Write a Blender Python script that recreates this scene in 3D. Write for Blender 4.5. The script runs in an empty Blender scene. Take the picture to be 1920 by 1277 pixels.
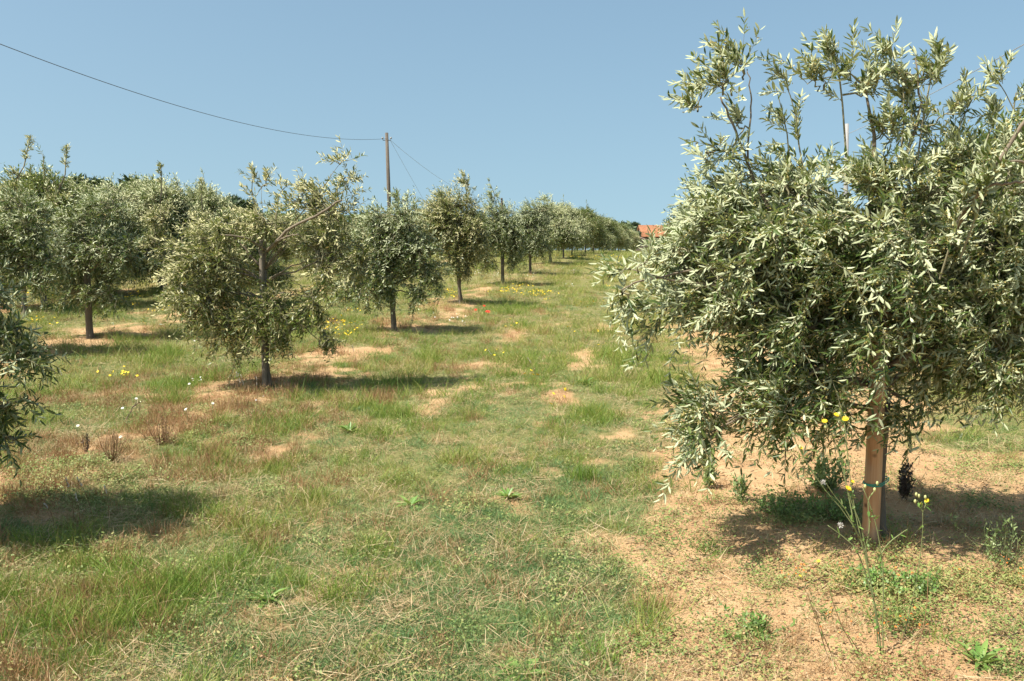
import bpy, math
import numpy as np
from mathutils import Vector

# ------------------------------------------------------------------ camera, light, exposure
scene = bpy.context.scene
COL = scene.collection
FPX = 1750.0                                    # focal length in pixels of the 1920 px wide photograph
CAMZ = 1.98
PITCH = math.radians(5.82)
cam_d = bpy.data.cameras.new("camera")
cam = bpy.data.objects.new("camera", cam_d)
COL.objects.link(cam)
cam_d.sensor_fit = 'HORIZONTAL'
cam_d.sensor_width = 36.0
cam_d.lens = 36.0 * FPX / 1920.0
cam_d.clip_start = 0.05
cam_d.clip_end = 6000.0
cam.location = (0, 0, CAMZ)
cam.rotation_euler = (math.pi / 2 - PITCH, 0, 0)
scene.camera = cam

TO_SUN = np.array([-0.60, -0.34, 1.05])
TO_SUN /= np.linalg.norm(TO_SUN)
sun_d = bpy.data.lights.new("sun", 'SUN')
sun_d.energy = 5.0
sun_d.angle = math.radians(0.53)
sun_d.color = (1.0, 0.955, 0.87)
sun = bpy.data.objects.new("sun", sun_d)
COL.objects.link(sun)
sun.rotation_euler = Vector(TO_SUN).to_track_quat('Z', 'Y').to_euler()

world = bpy.data.worlds.new("World")
scene.world = world
world.use_nodes = True
wn = world.node_tree
for n in list(wn.nodes):
    wn.nodes.remove(n)
w_out = wn.nodes.new('ShaderNodeOutputWorld')
w_bg = wn.nodes.new('ShaderNodeBackground')
w_sky = wn.nodes.new('ShaderNodeTexSky')
w_sky.sky_type = 'NISHITA'
w_sky.sun_disc = False
w_sky.sun_elevation = math.asin(TO_SUN[2])
w_sky.sun_rotation = math.atan2(TO_SUN[0], TO_SUN[1])
w_sky.altitude = 0.0
w_sky.air_density = 1.0
w_sky.dust_density = 2.2
w_sky.ozone_density = 0.3
w_bg.inputs['Strength'].default_value = 0.085
w_tc = wn.nodes.new('ShaderNodeTexCoord')
w_map = wn.nodes.new('ShaderNodeMapping')
w_map.inputs['Location'].default_value = (0, 0, 0.155)
w_map.inputs['Scale'].default_value = (1, 1, 0.62)
w_nrm = wn.nodes.new('ShaderNodeVectorMath'); w_nrm.operation = 'NORMALIZE'
wn.links.new(w_tc.outputs['Generated'], w_map.inputs['Vector'])
wn.links.new(w_map.outputs[0], w_nrm.inputs[0])
wn.links.new(w_nrm.outputs[0], w_sky.inputs[0])
w_tint = wn.nodes.new('ShaderNodeMix'); w_tint.data_type = 'RGBA'; w_tint.blend_type = 'MULTIPLY'
w_tint.inputs[0].default_value = 1.0
w_tint.inputs[7].default_value = (1.06, 1.17, 1.07, 1)
wn.links.new(w_sky.outputs[0], w_tint.inputs[6])
wn.links.new(w_tint.outputs[2], w_bg.inputs['Color'])
wn.links.new(w_bg.outputs[0], w_out.inputs['Surface'])

vs = scene.view_settings
vs.view_transform = 'Standard'
vs.look = 'None'
vs.exposure = 0.88
vs.gamma = 1.0
vs.use_curve_mapping = False
scene.cycles.max_bounces = 8
scene.cycles.diffuse_bounces = 3
scene.cycles.transmission_bounces = 4
scene.cycles.transparent_max_bounces = 4
scene.cycles.caustics_reflective = False
scene.cycles.caustics_refractive = False

rng = np.random.default_rng(11)

# ------------------------------------------------------------------ numeric helpers
def _hash(ix, iy, seed):
    h = (ix.astype(np.int64) * 374761393 + iy.astype(np.int64) * 668265263 + seed * 1442695041) & 0xffffffff
    h = ((h ^ (h >> 13)) * 1274126177) & 0xffffffff
    h = (h ^ (h >> 16)) & 0xffffffff
    return h / 4294967295.0

def vnoise(x, y, seed=0):
    x = np.asarray(x, float); y = np.asarray(y, float)
    ix = np.floor(x); iy = np.floor(y)
    fx = x - ix; fy = y - iy
    fx = fx * fx * (3 - 2 * fx); fy = fy * fy * (3 - 2 * fy)
    a = _hash(ix, iy, seed); b = _hash(ix + 1, iy, seed)
    c = _hash(ix, iy + 1, seed); d = _hash(ix + 1, iy + 1, seed)
    return (a * (1 - fx) + b * fx) * (1 - fy) + (c * (1 - fx) + d * fx) * fy

def fbm(x, y, seed=0, octaves=3):
    s = 0.0; a = 0.5; t = 0.0
    for k in range(octaves):
        s = s + a * vnoise(x * 2 ** k + 17.3 * k, y * 2 ** k - 9.1 * k, seed + k)
        t += a; a *= 0.5
    return s / t

def smooth(a, b, x):
    t = np.clip((np.asarray(x, float) - a) / (b - a), 0, 1)
    return t * t * (3 - 2 * t)

_py = np.array([-400, -60, 0, 34, 44, 54, 66, 90, 120, 160, 260, 600, 3000], float)
_pz = np.array([-6.0, -2.27, 0, 1.285, 1.49, 1.54, 1.52, 1.40, 1.22, 1.05, 0.7, -6, -60], float)
def base_height(y):
    y = np.asarray(y, float)
    out = 0
    for d, w in ((-4, .2), (-2, .2), (0, .2), (2, .2), (4, .2)):
        out = out + w * np.interp(y + d * np.clip(np.abs(y) / 30.0, 0, 1), _py, _pz)
    return out

def ground_z(x, y):
    x = np.asarray(x, float); y = np.asarray(y, float)
    u = x - 0.1714 * y
    z = base_height(y)
    z = z + 0.07 * (fbm(x * 0.35, y * 0.35, 5) - 0.5)
    z = z + 0.045 * (fbm(x * 1.7, y * 1.7, 9) - 0.5)
    near = 1.0 - smooth(14, 24, y)
    z = z + near * 0.022 * (fbm(x * 7.0, y * 7.0, 3, 3) - 0.5)
    # the soil is banked up a little under each tree row
    for c in (-8.96, -4.49, 1.2, 6.3):
        z = z + 0.05 * np.exp(-((u - c) / 0.7) ** 2) * (1 - smooth(40, 60, y))
    return z

def ray(px, py):
    a = (px - 960.0) / FPX; b = -(py - 638.5) / FPX
    c, s = math.cos(PITCH), math.sin(PITCH)
    return np.array([a, c + b * s, -s + b * c])

def on_ground(px, py):
    d = ray(px, py); t = 2.0
    for _ in range(4000):
        p = np.array([0, 0, CAMZ]) + d * t
        if p[2] <= float(ground_z(p[0], p[1])):
            break
        t += 0.02 * max(1.0, t / 12)
    return p

def at_depth(px, py, Y):
    d = ray(px, py)
    return np.array([0, 0, CAMZ]) + d * (Y / d[1])

def unit(v):
    return v / (np.linalg.norm(v, axis=-1, keepdims=True) + 1e-9)

# ------------------------------------------------------------------ mesh helpers
def make_mesh(name, V, F, mat, attrs=None, smooth_shade=False):
    V = np.ascontiguousarray(V, dtype=np.float32); F = np.ascontiguousarray(F, dtype=np.int32)
    k = F.shape[1]
    me = bpy.data.meshes.new(name)
    me.vertices.add(len(V)); me.vertices.foreach_set('co', V.ravel())
    me.loops.add(F.size); me.loops.foreach_set('vertex_index', F.ravel())
    me.polygons.add(len(F))
    me.polygons.foreach_set('loop_start', np.arange(0, F.size, k, dtype=np.int32))
    me.polygons.foreach_set('loop_total', np.full(len(F), k, dtype=np.int32))
    if smooth_shade:
        me.polygons.foreach_set('use_smooth', np.ones(len(F), dtype=bool))
    for an, av in (attrs or {}).items():
        at = me.attributes.new(an, 'FLOAT', 'POINT')
        at.data.foreach_set('value', np.ascontiguousarray(av, dtype=np.float32))
    if mat:
        me.materials.append(mat)
    me.update(calc_edges=True)
    me.validate()
    return me

def obj(name, me, parent=None, loc=None, kind=None):
    o = bpy.data.objects.new(name, me)
    COL.objects.link(o)
    if parent is not None:
        o.parent = parent
    if loc is not None:
        o.location = loc
    if kind:
        o['kind'] = kind
    return o

def thing(name, label, cat, loc, group=None):
    o = bpy.data.objects.new(name, None)
    COL.objects.link(o)
    o.location = loc
    o.empty_display_size = 0.2
    o['label'] = label; o['category'] = cat
    if group:
        o['group'] = group
    return o

def tubes(P, R, n=3):
    """P (N,K,3) polylines, R (N,K) radii -> verts, quads"""
    P = np.asarray(P, float); R = np.asarray(R, float)
    N, K, _ = P.shape
    T = unit(np.gradient(P, axis=1))
    ref = np.where(np.abs(T[:, :, 2:3]) > 0.9, np.array([1.0, 0, 0]), np.array([0, 0, 1.0]))
    A = unit(np.cross(T, ref)); B = np.cross(T, A)
    ang = np.arange(n) * 2 * math.pi / n
    V = P[:, :, None, :] + R[:, :, None, None] * (np.cos(ang)[None, None, :, None] * A[:, :, None, :] + np.sin(ang)[None, None, :, None] * B[:, :, None, :])
    V = V.reshape(-1, 3)
    i = np.arange(N)[:, None, None] * K * n
    k = np.arange(K - 1)[None, :, None] * n
    j = np.arange(n)[None, None, :]; j2 = (j + 1) % n
    F = np.stack([i + k + j, i + k + j2, i + k + n + j2, i + k + n + j], -1).reshape(-1, 4)
    return V, F

def capped_tube(pts, rads, n=12, cap=True):
    """one tube with end caps made of quads"""
    V, F = tubes(np.array(pts, float)[None], np.array(rads, float)[None], n)
    if cap:
        V = np.vstack([V, pts[0], pts[-1]])
        a, b = len(V) - 2, len(V) - 1
        L = (len(pts) - 1) * n
        ex = []
        for j in range(0, n, 2):
            ex.append([a, (j + 2) % n, j + 1, j])
            ex.append([b, L + j, L + j + 1, L + (j + 2) % n])
        F = np.vstack([F, ex])
    return V, F

LEAF = {
    'fold': (np.array([[0, 0, 0], [.30, .42, .05], [.30, 0, -.03], [.30, -.42, .05], [.68, .40, .05], [.68, 0, -.03], [.68, -.40, .05], [1, 0, 0]]),
             np.array([[0, 2, 1], [0, 3, 2], [1, 2, 5], [1, 5, 4], [2, 3, 6], [2, 6, 5], [4, 5, 7], [5, 6, 7]])),
    'flat': (np.array([[0, 0, 0], [.32, .5, 0], [.32, -.5, 0], [.72, .4, 0], [.72, -.4, 0], [1, 0, 0]]),
             np.array([[0, 2, 1], [1, 2, 4], [1, 4, 3], [3, 4, 5]])),
    'dia': (np.array([[0, 0, 0], [.45, .5, 0], [.45, -.5, 0], [1, 0, 0]]),
            np.array([[0, 2, 1], [1, 2, 3]])),
}
def leaves(B, D, Nn, L, W, bend, kind='flat'):
    tv, tf = LEAF[kind]
    D = unit(D); S = unit(np.cross(Nn, D)); Nn = np.cross(D, S)
    a = tv[:, 0][None, :, None]; b = tv[:, 1][None, :, None]; c = tv[:, 2][None, :, None]
    L_ = L[:, None, None]; W_ = W[:, None, None]
    V = B[:, None, :] + D[:, None, :] * a * L_ + S[:, None, :] * b * W_ + Nn[:, None, :] * (c * L_ - bend[:, None, None] * L_ * a * a)
    m = len(tv)
    F = (np.arange(len(B))[:, None, None] * m + tf[None]).reshape(-1, 3)
    return V.reshape(-1, 3), F, m

# ------------------------------------------------------------------ materials
def new_mat(name):
    m = bpy.data.materials.new(name); m.use_nodes = True
    nt = m.node_tree
    for n in list(nt.nodes):
        nt.nodes.remove(n)
    return m, nt, nt.nodes.new('ShaderNodeOutputMaterial')

def N(nt, t, **kw):
    n = nt.nodes.new(t)
    for k, v in kw.items():
        if k in n.inputs.keys():
            n.inputs[k].default_value = v
        else:
            setattr(n, k, v)
    return n

def ramp(nt, fac, stops):
    r = nt.nodes.new('ShaderNodeValToRGB')
    el = r.color_ramp.elements
    while len(el) < len(stops):
        el.new(0.5)
    for e, (p, c) in zip(el, stops):
        e.position = p; e.color = (c[0], c[1], c[2], 1)
    nt.links.new(fac, r.inputs[0])
    return r.outputs[0]

def mixc(nt, fac, a, b):
    m = nt.nodes.new('ShaderNodeMix'); m.data_type = 'RGBA'
    for sock, v in ((m.inputs[0], fac), (m.inputs[6], a), (m.inputs[7], b)):
        if isinstance(v, (int, float)):
            sock.default_value = v
        elif isinstance(v, tuple):
            sock.default_value = (v[0], v[1], v[2], 1)
        else:
            nt.links.new(v, sock)
    return m.outputs[2]

def leaf_mat(name, top, under, rough=0.42, trans=0.22, trans_col=(0.25, 0.33, 0.06), spec=0.5):
    """two-faced leaf: TOP colour stops by the per-leaf number, UNDER colour on the back"""
    m, nt, out = new_mat(name)
    at = N(nt, 'ShaderNodeAttribute', attribute_name='rnd')
    geo = N(nt, 'ShaderNodeNewGeometry')
    tc = ramp(nt, at.outputs['Fac'], top)
    uc = ramp(nt, at.outputs['Fac'], under)
    c = mixc(nt, geo.outputs['Backfacing'], tc, uc)
    p = N(nt, 'ShaderNodeBsdfPrincipled', Roughness=rough)
    p.inputs['Specular IOR Level'].default_value = spec
    nt.links.new(c, p.inputs['Base Color'])
    rr = N(nt, 'ShaderNodeMath', operation='MULTIPLY_ADD')
    nt.links.new(geo.outputs['Backfacing'], rr.inputs[0]); rr.inputs[1].default_value = 0.3; rr.inputs[2].default_value = rough
    nt.links.new(rr.outputs[0], p.inputs['Roughness'])
    t = N(nt, 'ShaderNodeBsdfTranslucent'); t.inputs[0].default_value = (*trans_col, 1)
    mx = N(nt, 'ShaderNodeMixShader'); mx.inputs[0].default_value = trans
    nt.links.new(p.outputs[0], mx.inputs[1]); nt.links.new(t.outputs[0], mx.inputs[2])
    nt.links.new(mx.outputs[0], out.inputs[0])
    return m

def olive(name, k=1.0, warm=0.0):
    def c(r, g, b):
        return (r * k * (1 + warm), g * k, b * k * (1 - warm))
    return leaf_mat(name,
        [(0.0, c(.036, .066, .014)), (.4, c(.062, .098, .022)), (.75, c(.105, .140, .036)), (.93, c(.19, .195, .06)), (1, c(.30, .24, .09))],
        [(0.0, c(.31, .335, .19)), (.5, c(.42, .445, .265)), (1, c(.55, .56, .36))], trans=.15, spec=.35, trans_col=(.30, .38, .07))

M_OLIVE = olive('olive_leaf', 1.0)
M_OLIVE_WARM = olive('olive_leaf_warm', 1.0, 0.14)
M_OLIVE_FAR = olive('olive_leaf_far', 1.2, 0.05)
M_BUD = leaf_mat('olive_buds', [(0, (.34, .27, .08)), (.6, (.45, .38, .13)), (1, (.55, .46, .2))], [(0, (.34, .27, .08)), (1, (.5, .42, .16))], trans=.1)
M_PINE = leaf_mat('pine_needles', [(0, (.018, .035, .014)), (.6, (.03, .055, .02)), (1, (.05, .085, .03))], [(0, (.02, .04, .016)), (1, (.05, .08, .03))], trans=.08, rough=.6)
M_WOODLAND = leaf_mat('woodland_leaf', [(0, (.05, .08, .03)), (.6, (.09, .13, .05)), (1, (.16, .2, .09))], [(0, (.1, .14, .07)), (1, (.2, .24, .12))], trans=.15)

def bark_mat(name, c1, c2, scale=18.0, bump=0.5):
    m, nt, out = new_mat(name)
    tc = N(nt, 'ShaderNodeTexCoord')
    mp = N(nt, 'ShaderNodeMapping'); mp.inputs['Scale'].default_value = (1, 1, 0.18)
    nt.links.new(tc.outputs['Object'], mp.inputs[0])
    n1 = N(nt, 'ShaderNodeTexNoise', Scale=scale, Detail=6.0, Roughness=.65)
    nt.links.new(mp.outputs[0], n1.inputs['Vector'])
    n2 = N(nt, 'ShaderNodeTexNoise', Scale=4.0, Detail=3.0)
    nt.links.new(tc.outputs['Object'], n2.inputs['Vector'])
    c = ramp(nt, n1.outputs[0], [(.3, c1), (.7, c2)])
    c = mixc(nt, n2.outputs[0], c, tuple(.6 * (a + b) / 2 for a, b in zip(c1, c2)))
    p = N(nt, 'ShaderNodeBsdfPrincipled', Roughness=.85)
    p.inputs['Specular IOR Level'].default_value = .2
    nt.links.new(c, p.inputs['Base Color'])
    b = N(nt, 'ShaderNodeBump', Strength=bump, Distance=.01)
    nt.links.new(n1.outputs[0], b.inputs['Height']); nt.links.new(b.outputs[0], p.inputs['Normal'])
    nt.links.new(p.outputs[0], out.inputs[0])
    return m

M_BARK = bark_mat('olive_bark', (.11, .095, .07), (.24, .20, .155), 30)
M_BRANCH = bark_mat('olive_branch', (.16, .125, .09), (.30, .24, .165), 40, .2)
M_TWIG = bark_mat('olive_twig', (.24, .22, .13), (.36, .32, .2), 60, .1)
M_STAKE_OLD = bark_mat('weathered_stake', (.14, .115, .09), (.28, .235, .18), 22, .4)
M_PINEBARK = bark_mat('pine_bark', (.08, .05, .03), (.16, .11, .07), 12)
M_POLE = bark_mat('pole_wood', (.11, .085, .065), (.20, .165, .13), 10, .3)

def plain(name, col, rough=.7, spec=.3, var=0.15, scale=8.0):
    m, nt, out = new_mat(name)
    tc = N(nt, 'ShaderNodeTexCoord')
    n1 = N(nt, 'ShaderNodeTexNoise', Scale=scale, Detail=4.0)
    nt.links.new(tc.outputs['Object'], n1.inputs['Vector'])
    c = ramp(nt, n1.outputs[0], [(.3, tuple(v * (1 - var) for v in col)), (.7, tuple(min(1, v * (1 + var)) for v in col))])
    p = N(nt, 'ShaderNodeBsdfPrincipled', Roughness=rough)
    p.inputs['Specular IOR Level'].default_value = spec
    nt.links.new(c, p.inputs['Base Color'])
    nt.links.new(p.outputs[0], out.inputs[0])
    return m

def stake_mat():
    m, nt, out = new_mat('pine_stake')
    tc = N(nt, 'ShaderNodeTexCoord')
    mp = N(nt, 'ShaderNodeMapping'); mp.inputs['Scale'].default_value = (1, 1, .06)
    nt.links.new(tc.outputs['Object'], mp.inputs[0])
    n1 = N(nt, 'ShaderNodeTexNoise', Scale=28.0, Detail=6.0, Roughness=.6, Distortion=.6)
    nt.links.new(mp.outputs[0], n1.inputs['Vector'])
    n2 = N(nt, 'ShaderNodeTexNoise', Scale=5.0, Detail=3.0); nt.links.new(tc.outputs['Object'], n2.inputs['Vector'])
    c = ramp(nt, n1.outputs[0], [(.25, (.24, .10, .045)), (.45, (.43, .22, .105)), (.6, (.52, .30, .155)), (.8, (.60, .40, .23))])
    v = N(nt, 'ShaderNodeTexVoronoi', Scale=7.0); nt.links.new(tc.outputs['Object'], v.inputs['Vector'])
    kn = ramp(nt, v.outputs['Distance'], [(.05, (0, 0, 0)), (.13, (1, 1, 1))])
    c = mixc(nt, kn, (.13, .06, .03), c)
    c = mixc(nt, ramp(nt, n2.outputs[0], [(.45, (0, 0, 0)), (.7, (.7, .7, .7))]), c, (.34, .27, .20))
    p = N(nt, 'ShaderNodeBsdfPrincipled', Roughness=.75); p.inputs['Specular IOR Level'].default_value = .25
    nt.links.new(c, p.inputs['Base Color'])
    b = N(nt, 'ShaderNodeBump', Strength=.35, Distance=.006)
    nt.links.new(n1.outputs[0], b.inputs['Height']); nt.links.new(b.outputs[0], p.inputs['Normal'])
    nt.links.new(p.outputs[0], out.inputs[0])
    return m
M_STAKE = stake_mat()
M_TIE = plain('green_tie', (.03, .32, .22), .4, .5)
M_CONCRETE = plain('pale_pole', (.28, .27, .26), .7, .3, .1, 3)
M_WIRE = plain('wire', (.10, .10, .11), .6, .4)
M_WIRE_PALE = plain('twisted_wire', (.30, .29, .27), .5, .5)

def ground_mat():
    m, nt, out = new_mat('sandy_soil')
    tc = N(nt, 'ShaderNodeTexCoord')
    at = N(nt, 'ShaderNodeAttribute', attribute_name='cover')
    def noise(scale, detail=5.0, rough=.6):
        n = N(nt, 'ShaderNodeTexNoise', Scale=scale, Detail=detail, Roughness=rough)
        nt.links.new(tc.outputs['Object'], n.inputs['Vector']); return n.outputs[0]
    big, mid, fine, grit = noise(.8), noise(4.5, 6.0), noise(26, 8.0, .7), noise(140, 4.0)
    soil = ramp(nt, mid, [(.30, (.35, .215, .11)), (.48, (.46, .29, .15)), (.62, (.53, .355, .19)), (.8, (.58, .43, .275))])
    soil = mixc(nt, ramp(nt, big, [(.42, (0, 0, 0)), (.62, (.6, .6, .6))]), soil, (.43, .26, .13))
    soil = mixc(nt, ramp(nt, fine, [(.34, (.55, .55, .55)), (.50, (0, 0, 0))]), soil, (.34, .22, .12))
    litter = ramp(nt, fine, [(.3, (.11, .085, .04)), (.5, (.23, .19, .09)), (.7, (.40, .33, .17))])  # litter under the grass, with the shade between blades put into its dark tones
    turf = ramp(nt, mid, [(.3, (.07, .10, .025)), (.6, (.14, .17, .045)), (.8, (.25, .22, .08))])
    litter = mixc(nt, ramp(nt, grit, [(.35, (0, 0, 0)), (.6, (.8, .8, .8))]), litter, turf)
    c = mixc(nt, at.outputs['Fac'], soil, litter)
    p = N(nt, 'ShaderNodeBsdfPrincipled', Roughness=.95); p.inputs['Specular IOR Level'].default_value = .1
    nt.links.new(c, p.inputs['Base Color'])
    add = N(nt, 'ShaderNodeMath', operation='MULTIPLY_ADD'); nt.links.new(grit, add.inputs[0]); add.inputs[1].default_value = .35
    nt.links.new(fine, add.inputs[2])
    b = N(nt, 'ShaderNodeBump', Strength=.7, Distance=.03)
    nt.links.new(add.outputs[0], b.inputs['Height']); nt.links.new(b.outputs[0], p.inputs['Normal'])
    nt.links.new(p.outputs[0], out.inputs[0])
    return m
M_SOIL = ground_mat()

def blade_mat(name, stops, trans=.3, rough=.55, dark_base=True):
    """grass blades: per-blade number and per-tuft tint move along the colour stops"""
    m, nt, out = new_mat(name)
    a = N(nt, 'ShaderNodeAttribute', attribute_name='rnd')
    b = N(nt, 'ShaderNodeAttribute', attribute_name='tint'); b.attribute_type = 'INSTANCER'
    s = N(nt, 'ShaderNodeMath', operation='MULTIPLY_ADD'); nt.links.new(a.outputs['Fac'], s.inputs[0]); s.inputs[1].default_value = .5
    h = N(nt, 'ShaderNodeMath', operation='MULTIPLY'); nt.links.new(b.outputs['Fac'], h.inputs[0]); h.inputs[1].default_value = .5
    nt.links.new(h.outputs[0], s.inputs[2])
    c = ramp(nt, s.outputs[0], stops)
    p = N(nt, 'ShaderNodeBsdfPrincipled', Roughness=rough); p.inputs['Specular IOR Level'].default_value = .3
    nt.links.new(c, p.inputs['Base Color'])
    t = N(nt, 'ShaderNodeBsdfTranslucent'); nt.links.new(c, t.inputs[0])
    mx = N(nt, 'ShaderNodeMixShader'); mx.inputs[0].default_value = trans
    nt.links.new(p.outputs[0], mx.inputs[1]); nt.links.new(t.outputs[0], mx.inputs[2]); nt.links.new(mx.outputs[0], out.inputs[0])
    return m
M_SHORT = blade_mat('couch_grass', [(0, (.09, .18, .065)), (.35, (.15, .25, .085)), (.6, (.24, .30, .10)), (.8, (.42, .36, .16)), (1, (.60, .49, .28))])
M_TALL = blade_mat('meadow_grass', [(0, (.10, .19, .025)), (.3, (.175, .265, .036)), (.52, (.275, .31, .06)), (.72, (.42, .35, .12)), (1, (.62, .50, .28))])
M_DRY = blade_mat('dry_grass', [(0, (.30, .20, .09)), (.5, (.47, .34, .18)), (1, (.64, .52, .33))], .2)
M_RUSTY = blade_mat('rusty_weeds', [(0, (.20, .10, .045)), (.5, (.35, .20, .09)), (1, (.5, .35, .18))], .2)
M_HERB = blade_mat('herb_leaf', [(0, (.10, .16, .04)), (.4, (.20, .26, .07)), (.7, (.33, .33, .12)), (1, (.46, .26, .11))], .25)
M_YELLOW = plain('yellow_petal', (.80, .55, .03), .6, .2)
M_WHITE = plain('white_petal', (.80, .79, .74), .6, .2, .05)
M_ORANGE = plain('orange_petal', (.75, .2, .04), .6, .2)
M_RED = plain('red_petal', (.70, .035, .02), .5, .2)
M_STEM = plain('plant_stem', (.17, .19, .08), .7, .2, .25)
M_STEM_RED = plain('reddish_stem', (.20, .12, .06), .7, .2, .25)
M_DEAD = plain('dead_stalk', (.09, .06, .045), .9, .1, .3)
M_BROADLEAF = leaf_mat('broad_leaf', [(0, (.09, .19, .035)), (.6, (.16, .29, .06)), (1, (.24, .35, .09))], [(0, (.17, .26, .09)), (1, (.26, .34, .14))], trans=.3)
M_FLUFF = plain('seed_fluff', (.55, .52, .47), .9, .1)

# ------------------------------------------------------------------ ground cover maps (u runs across the rows, y along them)
ROWS = (-17.9, -13.43, -8.96, -4.49, 1.2, 6.9, 12.6)
def soil_share(x, y):
    u = x - .1714 * y
    s = np.zeros_like(x)
    for c in ROWS:
        w = .75 if c != 1.2 else 1.35
        k = .72 if c != 1.2 else 1.05
        cc = c if c != 1.2 else 1.35
        s = np.maximum(s, k * np.exp(-(np.abs(u - cc) / w) ** 2.6))
    tr = np.maximum(np.exp(-((u + 1.15) / .22) ** 2), np.exp(-((u + 2.45) / .25) ** 2)) * smooth(6.5, 9, y) * (1 - smooth(15, 22, y))
    s = np.maximum(s, tr * .42)
    n = fbm(x * 1.1, y * 1.1, 31, 4)
    n2 = fbm(x * 4.0, y * 4.0, 37, 3)
    s = s + (n - .5) * 1.5 + (n2 - .5) * 1.1 + (fbm(x * 9, y * 9, 39) - .5) * .5
    s = s + .55 * smooth(-.3, .1, u) * (1 - smooth(3.2, 4.4, u)) * (1 - smooth(7.0, 8.6, y))
    s = s * (1 - .55 * smooth(18, 30, y))
    return np.clip(smooth(.32, .72, s), 0, 1)

def graded(lo, hi, a, b, step, g):
    mid = list(np.arange(a, b, step))
    up = []; p = b; s = step
    while p < hi:
        up.append(p); s *= g; p += s
    dn = []; p = a - step; s = step
    while p > lo:
        dn.append(p); s *= g; p -= s
    return np.array(dn[::-1] + mid + up)

gx = graded(-900, 900, -4.5, 4.5, .055, 1.055)
gy = graded(-120, 3000, 3.2, 12.5, .055, 1.03)
GX, GY = np.meshgrid(gx, gy)
GZ = ground_z(GX, GY)
nx, ny = len(gx), len(gy)
V = np.stack([GX, GY, GZ], -1).reshape(-1, 3)
ii = (np.arange(ny - 1)[:, None] * nx + np.arange(nx - 1)[None, :]).ravel()
F = np.stack([ii, ii + 1, ii + nx + 1, ii + nx], -1)
cov = 1 - soil_share(GX.ravel(), GY.ravel())
obj('ground', make_mesh('ground', V, F, M_SOIL, {'cover': np.clip(cov * 0.95, 0, 1)}, True), kind='structure')

# ------------------------------------------------------------------ trees
def curve_pts(a, b, lift=0.0, k=7, wob=0.0, r=None):
    t = np.linspace(0, 1, k)[:, None]
    p = a * (1 - t) + b * t
    p[:, 2] += lift * 4 * (t * (1 - t))[:, 0]
    if wob and r is not None:
        w = r.normal(0, wob, (k, 3)); w[0] = 0; w[-1] = 0
        p += w
    return p

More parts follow.
